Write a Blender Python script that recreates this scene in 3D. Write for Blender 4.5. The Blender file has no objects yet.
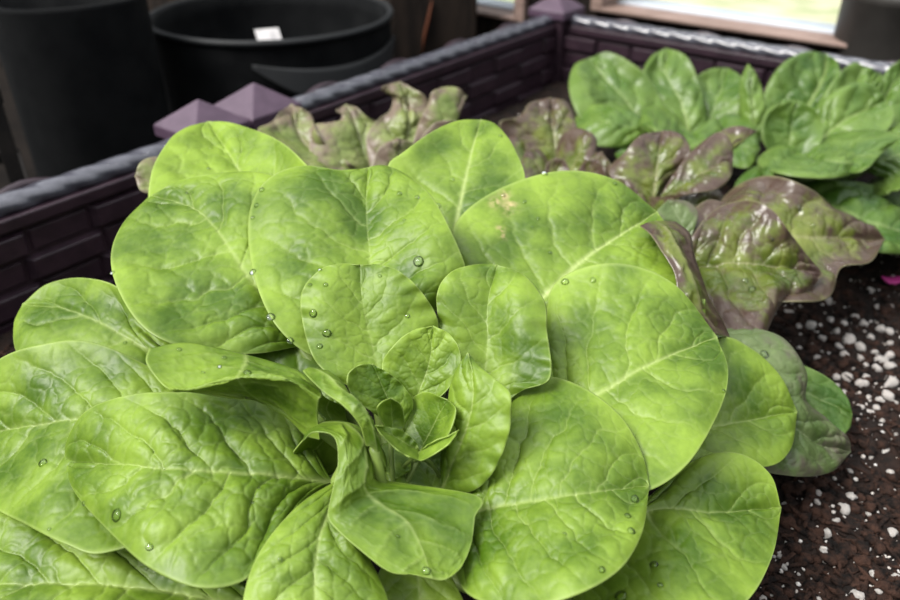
import bpy, bmesh, math, random
import numpy as np
from mathutils import Vector, Matrix

random.seed(7)
RNG = np.random.default_rng(11)
scene = bpy.context.scene
COL = scene.collection

# ------------------------------------------------------------------ camera
CAM_H, PITCH, FPX = 0.32, math.radians(32.14), 780.0
cp, sp = math.cos(PITCH), math.sin(PITCH)
CAM = np.array([0.0, 0.0, CAM_H])
cam_data = bpy.data.cameras.new('camera')
cam_data.sensor_width = 36.0
cam_data.lens = 36.0 * FPX / 900.0
cam_data.clip_start = 0.01
cam_data.dof.use_dof = True
cam_data.dof.focus_distance = 0.335
cam_data.dof.aperture_fstop = 9.0
cam = bpy.data.objects.new('camera', cam_data)
cam.location = (0, 0, CAM_H)
cam.rotation_euler = (math.pi / 2 - PITCH, 0, 0)
COL.objects.link(cam)
scene.camera = cam


def ray(p):
    """world directions (per unit of depth) for photo points p (n,2)"""
    p = np.atleast_2d(np.asarray(p, float))
    x = (p[:, 0] - 450) / FPX
    y = (300 - p[:, 1]) / FPX
    return np.stack([x, cp + y * sp, -sp + y * cp], 1)


def W(px, py, d):
    return CAM + ray((px, py))[0] * d


def at_z(px, py, z):
    r = ray((px, py))[0]
    return CAM + r * ((z - CAM_H) / r[2])


# bed axes: T runs along the long wall (away from us), N points into the bed
T2 = np.array([0.613, 0.790, 0.0])
N2 = np.array([0.790, -0.613, 0.0])
WALL_N, BACK_S = -0.555, 0.955


def bed(s, n, z):
    return T2 * s + N2 * n + np.array([0, 0, z])


# ------------------------------------------------------------------ noise (numpy)
_tab = RNG.random((256, 256))


def vnoise(x, y):
    xi, yi = np.floor(x).astype(int), np.floor(y).astype(int)
    fx, fy = x - xi, y - yi
    fx, fy = fx * fx * (3 - 2 * fx), fy * fy * (3 - 2 * fy)
    g = lambda a, b: _tab[(xi + a) & 255, (yi + b) & 255]
    return (g(0, 0) * (1 - fx) + g(1, 0) * fx) * (1 - fy) + (g(0, 1) * (1 - fx) + g(1, 1) * fx) * fy


def fbm(x, y, o=4):
    s, a, r = 0, 0.5, 0
    for k in range(o):
        s = s + a * vnoise(x + 17.3 * k, y + 9.1 * k); r += a
        x, y, a = x * 2.03, y * 2.03, a * 0.5
    return s / r - 0.5


_jx, _jy = RNG.random((128, 128)), RNG.random((128, 128))


def worley(x, y):
    xi, yi = np.floor(x).astype(int), np.floor(y).astype(int)
    ds = []
    for a in (-1, 0, 1):
        for b in (-1, 0, 1):
            cx = xi + a + 0.1 + 0.8 * _jx[(xi + a) & 127, (yi + b) & 127]
            cy = yi + b + 0.1 + 0.8 * _jy[(xi + a) & 127, (yi + b) & 127]
            ds.append(np.hypot(x - cx, y - cy))
    ds = np.sort(np.stack(ds), axis=0)
    return ds[0], ds[1]


def sstep(a, b, x):
    t = np.clip((x - a) / (b - a), 0, 1)
    return t * t * (3 - 2 * t)


def crom(pts, n):
    """smooth curve through pts resampled to n points, even in arc length"""
    p = np.asarray(pts, float)
    e = np.vstack([2 * p[0] - p[1], p, 2 * p[-1] - p[-2]])
    out = []
    for i in range(len(p) - 1):
        a, b, c, d = e[i], e[i + 1], e[i + 2], e[i + 3]
        t = np.linspace(0, 1, 24, endpoint=False)[:, None]
        out.append(0.5 * ((2 * b) + (-a + c) * t + (2 * a - 5 * b + 4 * c - d) * t * t + (-a + 3 * b - 3 * c + d) * t ** 3))
    out.append(p[-1:])
    q = np.vstack(out)
    L = np.concatenate([[0], np.cumsum(np.linalg.norm(np.diff(q, axis=0), axis=1))])
    s = np.linspace(0, L[-1], n)
    return np.stack([np.interp(s, L, q[:, k]) for k in range(q.shape[1])], 1)


# ------------------------------------------------------------------ materials
def nodes_of(m):
    m.use_nodes = True
    nt = m.node_tree
    nt.nodes.clear()
    return nt


def N(nt, kind, **kw):
    n = nt.nodes.new(kind)
    for k, v in kw.items():
        if k in n.inputs:
            n.inputs[k].default_value = v
        else:
            setattr(n, k, v)
    return n


def mixc(nt, fac, a, b, mode='MIX'):
    m = nt.nodes.new('ShaderNodeMix'); m.data_type = 'RGBA'; m.blend_type = mode
    for sock, v in ((m.inputs[0], fac), (m.inputs[6], a), (m.inputs[7], b)):
        if hasattr(v, 'links'):
            nt.links.new(v, sock)
        elif isinstance(v, (int, float)):
            sock.default_value = v
        else:
            sock.default_value = (*v, 1)
    return m.outputs[2]


def mth(nt, op, a, b=0.0, clamp=False):
    m = nt.nodes.new('ShaderNodeMath'); m.operation = op; m.use_clamp = clamp
    for i, v in enumerate((a, b)):
        if hasattr(v, 'links'):
            nt.links.new(v, m.inputs[i])
        else:
            m.inputs[i].default_value = v
    return m.outputs[0]


def mrange(nt, v, a, b, c=0.0, d=1.0):
    m = nt.nodes.new('ShaderNodeMapRange'); m.interpolation_type = 'SMOOTHSTEP'
    nt.links.new(v, m.inputs[0])
    for i, x in zip((1, 2, 3, 4), (a, b, c, d)):
        m.inputs[i].default_value = x
    return m.outputs[0]


def leaf_material(name, dark, light, vein, trans, rough=0.4, purple=None, pamt=0.0, spot=None, tfac=0.3, spec=0.45):
    m = bpy.data.materials.new(name)
    nt = nodes_of(m)
    tc = N(nt, 'ShaderNodeTexCoord')
    av = N(nt, 'ShaderNodeAttribute', attribute_name='vein')
    ae = N(nt, 'ShaderNodeAttribute', attribute_name='edge')
    at = N(nt, 'ShaderNodeAttribute', attribute_name='tone')
    n1 = N(nt, 'ShaderNodeTexNoise', Scale=38.0, Detail=3.0)
    nt.links.new(tc.outputs['Object'], n1.inputs['Vector'])
    n2 = N(nt, 'ShaderNodeTexNoise', Scale=420.0, Detail=3.0)
    nt.links.new(tc.outputs['Object'], n2.inputs['Vector'])
    f = mth(nt, 'ADD', mrange(nt, n1.outputs['Fac'], 0.3, 0.7), mth(nt, 'MULTIPLY', mth(nt, 'SUBTRACT', n2.outputs['Fac'], 0.5), 0.7))
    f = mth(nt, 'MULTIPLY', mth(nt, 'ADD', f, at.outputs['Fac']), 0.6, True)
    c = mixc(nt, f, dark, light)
    pf = None
    if purple:
        n3 = N(nt, 'ShaderNodeTexNoise', Scale=55.0, Detail=4.0, Roughness=0.65)
        nt.links.new(tc.outputs['Object'], n3.inputs['Vector'])
        q = mth(nt, 'ADD', mth(nt, 'MULTIPLY', n3.outputs['Fac'], 1.6), mth(nt, 'MULTIPLY', ae.outputs['Fac'], 0.55))
        pf = mth(nt, 'MULTIPLY', mrange(nt, q, 1.0 - pamt, 1.45 - pamt), 0.9)
        c = mixc(nt, pf, c, purple)
    c = mixc(nt, mth(nt, 'MULTIPLY', av.outputs['Fac'], 0.75, True), c, vein)
    if spot:
        asp = N(nt, 'ShaderNodeAttribute', attribute_name='spot')
        n4 = N(nt, 'ShaderNodeTexNoise', Scale=260.0, Detail=4.0)
        nt.links.new(tc.outputs['Object'], n4.inputs['Vector'])
        sf = mth(nt, 'MULTIPLY', asp.outputs['Fac'], mrange(nt, n4.outputs['Fac'], 0.35, 0.6), True)
        c = mixc(nt, sf, c, spot)
    pale = tuple(min(1, 0.5 * a + 0.5 * b + 0.03) for a, b in zip(vein, light))
    c = mixc(nt, mth(nt, 'MULTIPLY', mrange(nt, ae.outputs['Fac'], 0.96, 1.0), 0.4), c, pale)
    b = N(nt, 'ShaderNodeBsdfPrincipled', Roughness=rough)
    b.inputs['Specular IOR Level'].default_value = spec
    nt.links.new(c, b.inputs['Base Color'])
    rn = mth(nt, 'ADD', mth(nt, 'MULTIPLY', n1.outputs['Fac'], 0.22), rough - 0.11)
    nt.links.new(rn, b.inputs['Roughness'])
    bp = N(nt, 'ShaderNodeBump', Strength=0.22, Distance=0.0006)
    nt.links.new(n2.outputs['Fac'], bp.inputs['Height'])
    nt.links.new(bp.outputs[0], b.inputs['Normal'])
    tr = N(nt, 'ShaderNodeBsdfTranslucent')
    tcol = mixc(nt, 0.75, c, trans)
    if pf is not None:
        tcol = mixc(nt, mth(nt, 'MULTIPLY', pf, 0.7), tcol, purple)
    nt.links.new(tcol, tr.inputs['Color'])
    ms = N(nt, 'ShaderNodeMixShader', Fac=tfac)
    nt.links.new(b.outputs[0], ms.inputs[1]); nt.links.new(tr.outputs[0], ms.inputs[2])
    o = N(nt, 'ShaderNodeOutputMaterial')
    nt.links.new(ms.outputs[0], o.inputs[0])
    return m


def plain(name, col, rough=0.6, spec=0.5, col2=None, nscale=20.0, bump=0.0, bscale=200.0, coat=0.0, metal=0.0, stretch=None, fade=(0.35, 0.65)):
    m = bpy.data.materials.new(name)
    nt = nodes_of(m)
    b = N(nt, 'ShaderNodeBsdfPrincipled', Roughness=rough, Metallic=metal)
    b.inputs['Specular IOR Level'].default_value = spec
    b.inputs['Coat Weight'].default_value = coat
    b.inputs['Coat Roughness'].default_value = 0.15
    tc = N(nt, 'ShaderNodeTexCoord')
    vec = tc.outputs['Object']
    if stretch:
        mp = N(nt, 'ShaderNodeMapping'); mp.inputs['Scale'].default_value = stretch
        nt.links.new(vec, mp.inputs[0]); vec = mp.outputs[0]
    n1 = N(nt, 'ShaderNodeTexNoise', Scale=nscale, Detail=5.0, Roughness=0.6)
    nt.links.new(vec, n1.inputs['Vector'])
    c2 = col2 or tuple(min(1, x * 1.25) for x in col)
    nt.links.new(mixc(nt, mrange(nt, n1.outputs['Fac'], *fade), col, c2), b.inputs['Base Color'])
    if bump:
        n2 = N(nt, 'ShaderNodeTexNoise', Scale=bscale, Detail=4.0)
        nt.links.new(vec, n2.inputs['Vector'])
        bp = N(nt, 'ShaderNodeBump', Strength=bump, Distance=0.002)
        nt.links.new(n2.outputs['Fac'], bp.inputs['Height']); nt.links.new(bp.outputs[0], b.inputs['Normal'])
    o = N(nt, 'ShaderNodeOutputMaterial'); nt.links.new(b.outputs[0], o.inputs[0])
    return m


M = {}
M['butter'] = leaf_material('butterhead_leaf', (0.062, 0.132, 0.004), (0.285, 0.425, 0.046), (0.50, 0.60, 0.22), (0.37, 0.49, 0.010),
                            rough=0.47, spot=(0.60, 0.48, 0.24), tfac=0.30, spec=0.5)
M['romaine'] = leaf_material('dark_lettuce_leaf', (0.042, 0.105, 0.010), (0.132, 0.218, 0.036), (0.36, 0.45, 0.18), (0.26, 0.40, 0.02), rough=0.40, tfac=0.22)
M['red'] = leaf_material('red_lettuce_leaf', (0.055, 0.085, 0.008), (0.16, 0.19, 0.028), (0.32, 0.29, 0.17), (0.22, 0.22, 0.02), rough=0.30,
                         purple=(0.070, 0.036, 0.036), pamt=0.17, tfac=0.13, spec=0.5)
M['frilly'] = leaf_material('oak_lettuce_leaf', (0.10, 0.15, 0.022), (0.25, 0.29, 0.09), (0.36, 0.34, 0.20), (0.35, 0.38, 0.10), rough=0.42,
                            purple=(0.17, 0.115, 0.095), pamt=0.06, tfac=0.18, spec=0.5)
M['grey_leaf'] = leaf_material('grey_green_leaf', (0.06, 0.105, 0.022), (0.15, 0.20, 0.075), (0.28, 0.33, 0.18), (0.24, 0.36, 0.06), rough=0.4,
                               purple=(0.10, 0.08, 0.065), pamt=-0.10, tfac=0.15, spec=0.5)
M['plastic'] = plain('purple_plastic', (0.021, 0.011, 0.017), 0.40, 0.5, (0.032, 0.017, 0.025), 60, 0.15, 500)
M['cap'] = plain('purple_plastic_skylit', (0.062, 0.036, 0.060), 0.5, 0.45, (0.078, 0.047, 0.075), 80, 0.2, 600)  # same plastic as the walls, with the open sky light painted in
M['rail'] = plain('wet_rail_sky_tint', (0.045, 0.045, 0.060), 0.30, 0.6, (0.075, 0.076, 0.095), 120, 0.1, 300, coat=0.5)  # wet gloss is real; the blue-grey base paints in reflected sky
M['soil'] = plain('potting_soil', (0.006, 0.0035, 0.0025), 0.85, 0.25, (0.018, 0.009, 0.006), 90, 1.0, 600)
M['crumb'] = plain('soil_crumbs', (0.004, 0.0025, 0.002), 0.85, 0.2, (0.042, 0.020, 0.013), 130, 0.8, 900)
M['perlite'] = plain('perlite', (0.50, 0.44, 0.39), 0.8, 0.3, (0.80, 0.77, 0.74), 300, 0.8, 1500)
M['black_fabric'] = plain('black_felt', (0.0025, 0.003, 0.0035), 0.85, 0.12, (0.006, 0.0065, 0.007), 25, 0.5, 900)
M['black_plastic'] = plain('black_plastic', (0.006, 0.007, 0.008), 0.5, 0.4, (0.013, 0.014, 0.015), 25)
M['grey_plastic'] = plain('dark_grey_plastic', (0.022, 0.020, 0.018), 0.55, 0.4, (0.034, 0.031, 0.028), 20)
M['pot_soil'] = plain('dark_pot_soil', (0.008, 0.006, 0.005), 0.9, 0.2, (0.02, 0.013, 0.01), 90, 0.8, 500)
M['terracotta'] = plain('brown_rim', (0.10, 0.055, 0.035), 0.7, 0.3)
M['wood_dark'] = plain('weathered_brown_timber', (0.009, 0.007, 0.006), 0.8, 0.15, (0.024, 0.017, 0.013), 14, 0.4, 120, stretch=(4, 4, 0.6))
M['rust'] = plain('rusty_timber_knot', (0.07, 0.022, 0.010), 0.8, 0.2)
M['floor'] = plain('dirty_floor', (0.003, 0.0024, 0.0022), 0.9, 0.1, (0.010, 0.0075, 0.006), 9, 0.5, 80)
M['frame'] = plain('pinkish_window_wood', (0.20, 0.135, 0.11), 0.6, 0.4, (0.27, 0.19, 0.16), 20, 0.1, 150, stretch=(1, 1, 6))
M['white'] = plain('white_paint', (0.45, 0.48, 0.53), 0.5, 0.4, (0.52, 0.55, 0.6), 15)
M['card'] = plain('white_card', (0.75, 0.72, 0.72), 0.5, 0.4, (0.85, 0.82, 0.82), 60)
M['lawn'] = plain('lawn_baked_daylight', (0.38, 0.41, 0.23), 0.9, 0.1, (0.60, 0.54, 0.40), 5.0, 0.0)  # grass colour raised to carry the stronger daylight outdoors
M['pink'] = plain('magenta_petal', (0.42, 0.03, 0.20), 0.5, 0.4)
M['crate'] = plain('grey_brown_crate', (0.010, 0.009, 0.0085), 0.7, 0.2, (0.02, 0.017, 0.015), 30)
M['bark'] = plain('pale_stem', (0.40, 0.50, 0.22), 0.5, 0.4)


def water_material():
    m = bpy.data.materials.new('water')
    nt = nodes_of(m)
    t = N(nt, 'ShaderNodeBsdfTransparent'); t.inputs[0].default_value = (0.97, 1, 0.95, 1)
    r = N(nt, 'ShaderNodeBsdfRefraction', Roughness=0.0, IOR=1.2)
    g = N(nt, 'ShaderNodeBsdfGlossy', Roughness=0.06)
    fr = N(nt, 'ShaderNodeFresnel', IOR=1.45)
    m1 = N(nt, 'ShaderNodeMixShader', Fac=0.15)
    nt.links.new(t.outputs[0], m1.inputs[1]); nt.links.new(r.outputs[0], m1.inputs[2])
    m2 = N(nt, 'ShaderNodeMixShader')
    nt.links.new(fr.outputs[0], m2.inputs[0]); nt.links.new(m1.outputs[0], m2.inputs[1]); nt.links.new(g.outputs[0], m2.inputs[2])
    o = N(nt, 'ShaderNodeOutputMaterial'); nt.links.new(m2.outputs[0], o.inputs[0])
    return m


def glass_material():
    m = bpy.data.materials.new('window_glass')
    nt = nodes_of(m)
    t = N(nt, 'ShaderNodeBsdfTransparent'); t.inputs[0].default_value = (0.95, 0.97, 0.97, 1)
    g = N(nt, 'ShaderNodeBsdfGlossy', Roughness=0.03)
    ms = N(nt, 'ShaderNodeMixShader', Fac=0.06)
    nt.links.new(t.outputs[0], ms.inputs[1]); nt.links.new(g.outputs[0], ms.inputs[2])
    o = N(nt, 'ShaderNodeOutputMaterial'); nt.links.new(ms.outputs[0], o.inputs[0])
    return m


M['water'] = water_material()
M['glass'] = glass_material()
M['pot_lip'] = plain('black_pot_lip', (0.010, 0.011, 0.012), 0.6, 0.3)


# ------------------------------------------------------------------ object helpers
def link(name, mesh, mat=None, parent=None, smooth=True):
    o = bpy.data.objects.new(name, mesh)
    COL.objects.link(o)
    if mat and not mesh.materials:
        mesh.materials.append(mat)
    if smooth and len(mesh.polygons):
        mesh.polygons.foreach_set('use_smooth', [True] * len(mesh.polygons))
    if parent:
        o.parent = parent
        o.matrix_parent_inverse = parent.matrix_basis.inverted()
    return o


def tag(o, label, cat=None, group=None, kind=None):
    if label: o['label'] = label
    if cat: o['category'] = cat
    if group: o['group'] = group
    if kind: o['kind'] = kind
    return o


def thing(name, label, cat, loc, group=None, kind=None):
    o = bpy.data.objects.new(name, None)
    o.empty_display_size = 0.02
    o.location = loc
    COL.objects.link(o)
    return tag(o, label, cat, group, kind)


def np_mesh(name, V, F):
    me = bpy.data.meshes.new(name)
    V = np.asarray(V, np.float32); F = np.asarray(F, np.int32)
    k = F.shape[1]
    me.vertices.add(len(V)); me.vertices.foreach_set('co', V.ravel())
    me.loops.add(F.size); me.loops.foreach_set('vertex_index', F.ravel())
    me.polygons.add(len(F))
    me.polygons.foreach_set('loop_start', np.arange(len(F), dtype=np.int32) * k)
    me.update(calc_edges=True)
    return me


def grid_faces(nv, nu, off=0):
    i = np.arange(nv - 1)[:, None] * nu + np.arange(nu - 1)[None, :] + off
    return np.stack([i, i + 1, i + nu + 1, i + nu], -1).reshape(-1, 4)


class MB:
    """collects shapes into one mesh; f maps local (x,y,z) to world"""
    def __init__(self, f=None):
        self.bm = bmesh.new()
        self.f = f or (lambda x, y, z: (x, y, z))

    def box(self, x0, x1, y0, y1, z0, z1, taper=0.0):
        """box; taper pulls in the face at y1 along x and z"""
        v = []
        for (x, y, z) in ((x0, y0, z0), (x1, y0, z0), (x1, y0, z1), (x0, y0, z1)):
            v.append(self.bm.verts.new(self.f(x, y, z)))
        t = taper
        for (x, y, z) in ((x0 + t, y1, z0 + t * .4), (x1 - t, y1, z0 + t * .4), (x1 - t, y1, z1 - t * .4), (x0 + t, y1, z1 - t * .4)):
            v.append(self.bm.verts.new(self.f(x, y, z)))
        for q in ((0, 1, 2, 3), (7, 6, 5, 4), (0, 4, 5, 1), (1, 5, 6, 2), (2, 6, 7, 3), (3, 7, 4, 0)):
            self.bm.faces.new([v[i] for i in q])

    def tube(self, pts, rad, n=10, flat=1.0, caps=True):
        pts = [Vector(p) for p in pts]
        rings = []
        for i, p in enumerate(pts):
            d = (pts[min(i + 1, len(pts) - 1)] - pts[max(i - 1, 0)]).normalized()
            a = d.cross(Vector((0, 0, 1)))
            if a.length < 0.05: a = d.cross(Vector((1, 0, 0)))
            a.normalize(); b = a.cross(d)
            r = rad[i] if isinstance(rad, (list, tuple, np.ndarray)) else rad
            rings.append([self.bm.verts.new(p + a * (r * math.cos(t)) + b * (r * flat * math.sin(t)))
                          for t in (2 * math.pi * k / n for k in range(n))])
        for i in range(len(rings) - 1):
            for k in range(n):
                self.bm.faces.new((rings[i][k], rings[i][(k + 1) % n], rings[i + 1][(k + 1) % n], rings[i + 1][k]))
        if caps:
            self.bm.faces.new(rings[0][::-1]); self.bm.faces.new(rings[-1])

    def lathe(self, prof, centre, n=64, sq=0.0, wob=0.0):
        rings = []
        for (r, z) in prof:
            ring = []
            for k in range(n):
                t = 2 * math.pi * k / n
                rr = r * (1 + sq * math.cos(4 * t + .8) + wob * math.sin(3 * t + 1 + z * 9) + wob * .6 * math.sin(7 * t + z * 15))
                ring.append(self.bm.verts.new((centre[0] + rr * math.cos(t), centre[1] + rr * math.sin(t), z)))
            rings.append(ring)
        for i in range(len(rings) - 1):
            for k in range(n):
                self.bm.faces.new((rings[i][k], rings[i][(k + 1) % n], rings[i + 1][(k + 1) % n], rings[i + 1][k]))
        self.bm.faces.new(rings[0][::-1]); self.bm.faces.new(rings[-1])

    def build(self, name, mat, parent=None, smooth=False, bevel=0.0):
        bmesh.ops.recalc_face_normals(self.bm, faces=self.bm.faces)
        me = bpy.data.meshes.new(name)
        self.bm.to_mesh(me); self.bm.free()
        o = link(name, me, mat, parent, smooth)
        if bevel:
            b = o.modifiers.new('bevel', 'BEVEL'); b.width = bevel; b.segments = 2; b.limit_method = 'ANGLE'
        return o


def bedf(x, y, z):
    return bed(x, y, z)


# ------------------------------------------------------------------ leaves
DD = {}             # how far each blade lies behind its drawn depth (metres)
LEAF_GRID = {}      # key -> (object, projected px, positions, normals)


def finish_leaf(name, parent, mat, P, u, v, coords, A, L, hw, npl, nvein, key=None, thick=0.0005, petiole=None, tone=0.0, vstr=1.0, spots=None, seed=0, kink=0.3, midw=0.7, net=0.085, vm=0.5):
    """P (nv,nu,3) smooth surface, npl (nv,nu,3) normals; adds puckering and veins, builds the mesh"""
    nv, nu = u.shape
    s, t = coords
    au = np.abs(u)
    wx = 0.10 * fbm(s * 6 + seed, t * 6 + 3.1)
    side = np.where(u >= 0, 0.0, 0.5)
    ph = nvein * (v - kink * au ** 1.1 * (1.1 - 0.5 * v) + wx) + side + seed * 0.37
    q = 2 * np.abs(ph - np.round(ph))
    dist = q / (2 * nvein)
    wl = 0.0055 * (1.2 - 0.8 * au)
    vlat = np.exp(-(dist / wl) ** 2) * (1 - 0.55 * au) * sstep(0.02, 0.12, v)
    du = au * hw / L
    wm = (0.017 * (1 - v) ** 0.8 + 0.0035) * midw
    vmid = np.exp(-(du / wm) ** 2) * (1 - 0.3 * v)
    c = net
    f1, f2 = worley(s / c + 1.2 * fbm(s * 9, t * 9 + seed) + seed * 3.7, t / c * 0.9 + 1.2 * fbm(s * 9 + 5, t * 9))
    g1, g2 = worley(s / c * 2.4 + seed, t / c * 2.4 + 2 * fbm(s * 14, t * 14))
    vnet = np.exp(-((f2 - f1) / 0.075) ** 2) * 0.55 + np.exp(-((g2 - g1) / 0.09) ** 2) * 0.16
    lump = fbm(s * 5 + seed * 2.3, t * 5 + seed, 3)
    fade = (1 - au ** 6) * sstep(0.0, 0.14, v) * (1 - 0.8 * sstep(0.9, 1, v))
    blat = np.sin(np.clip(q, 0, 1) * math.pi / 2) ** 0.6 * (1 - np.exp(-(au / 0.12) ** 2))
    bnet = np.clip((f2 - f1) * 2.2, 0, 1) ** 0.7
    amp = 0.55 + 0.9 * np.clip(fbm(s * 3.1 + 8 + seed, t * 3.1, 2) + 0.5, 0, 1)
    h = 1.75 * A * L * fade * amp * (0.95 * blat * (1 - 0.3 * au) + 0.26 * bnet + 1.7 * lump - 0.12 * vnet - 0.22 * np.exp(-(dist / 0.0045) ** 2) * (1 - 0.5 * au) + 0.06 * np.clip((g2 - g1) * 2, 0, 1)) - A * L * 0.35 * vmid * fade
    P = P + npl * h[..., None]
    V = P.reshape(-1, 3)
    F = grid_faces(nv, nu)
    vein = np.clip(vmid * vm + vstr * (vlat * 0.30 + vnet * 0.32 * (1 - 0.4 * au)), 0, 1.6).ravel()
    edge = np.maximum(au, sstep(0.5, 1.0, v) * v).ravel()
    tn = (tone + 0.35 * (vnet * -0.3 + bnet * 0.3) + 1.1 * lump + 0.35 * sstep(.55, 1, au) * sstep(.2, .6, v)).ravel()  # sheen and shading put into the tone: paler bulges and margins, darker creases
    sp_ = np.zeros(nv * nu)
    if spots:
        pr = project(V)
        for (x, y, r) in spots:
            sp_ = np.maximum(sp_, 1.0 * np.exp(-((pr[:, 0] - x) ** 2 + (pr[:, 1] - y) ** 2) / r ** 2))
    if petiole is not None:
        p0, p1, r0, r1 = petiole
        k, n = 8, 10
        p0 = np.asarray(p0); p1 = np.asarray(p1)
        rev = np.linalg.norm(P[-1, nu // 2] - p0) < np.linalg.norm(P[0, nu // 2] - p0)
        d0 = (P[-7, nu // 2] - P[-1, nu // 2]) if rev else (P[min(6, nv - 1), nu // 2] - P[0, nu // 2]); d0 = d0 / (np.linalg.norm(d0) + 1e-9)
        ts = np.linspace(0, 1, k)
        mid = p0 - d0 * np.linalg.norm(p0 - p1) * 0.45
        pts = [(1 - a) ** 2 * p0 + 2 * a * (1 - a) * mid + a * a * p1 for a in ts]
        pts = [p0 + d0 * r0 * (0.5 if rev else 2.0)] + pts
        rs = [r0 * 0.4] + list(np.linspace(r0, r1, k))
        base = len(V); ring = []
        for i, p in enumerate(pts):
            d = pts[min(i + 1, k)] - pts[max(i - 1, 0)]; d = d / (np.linalg.norm(d) + 1e-9)
            a = np.cross(d, [0.1, 0.2, 1.0]); a /= np.linalg.norm(a) + 1e-9; b = np.cross(a, d)
            for q_ in range(n):
                th = 2 * math.pi * q_ / n
                ring.append(p - npl[-1 if rev else 0, nu // 2] * r0 * (-0.9 if rev else 0.9) + a * rs[i] * math.cos(th) + b * rs[i] * 0.6 * math.sin(th))
        V = np.vstack([V, np.array(ring)])
        ff = []
        for i in range(len(pts) - 1):
            for q_ in range(n):
                ff.append((base + i * n + q_, base + i * n + (q_ + 1) % n, base + (i + 1) * n + (q_ + 1) % n, base + (i + 1) * n + q_))
        F = np.vstack([F, np.array(ff)])
        ex = len(ring)
        vein = np.concatenate([vein, np.full(ex, 0.35)]); edge = np.concatenate([edge, np.zeros(ex)])
        tn = np.concatenate([tn, np.full(ex, -0.1)]); sp_ = np.concatenate([sp_, np.zeros(ex)])
    me = np_mesh(name, V, F)
    for nm, arr in (('vein', vein), ('edge', edge), ('tone', tn)) + ((('spot', sp_),) if spots else ()):
        a = me.attributes.new(nm, 'FLOAT', 'POINT'); a.data.foreach_set('value', arr.astype(np.float32))
    o = link(name, me, mat, parent)
    md = o.modifiers.new('thickness', 'SOLIDIFY'); md.thickness = thick; md.offset = 0.0
    if key:
        gv = np.gradient(P, axis=0); gu = np.gradient(P, axis=1)
        nn = np.cross(gu, gv); nn /= np.linalg.norm(nn, axis=2, keepdims=True) + 1e-12
        flip = np.sign(np.sum(nn * (CAM - P), axis=2)); flip[flip == 0] = 1
        LEAF_GRID[key] = (o, project(P.reshape(-1, 3)), P.reshape(-1, 3), (nn * flip[..., None]).reshape(-1, 3))
    return o


def project(V):
    d = V - CAM
    x = d[:, 0]; f = d[:, 1] * cp - d[:, 2] * sp; u = d[:, 1] * sp + d[:, 2] * cp
    return np.stack([450 + FPX * x / f, 300 - FPX * u / f], 1)


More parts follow.
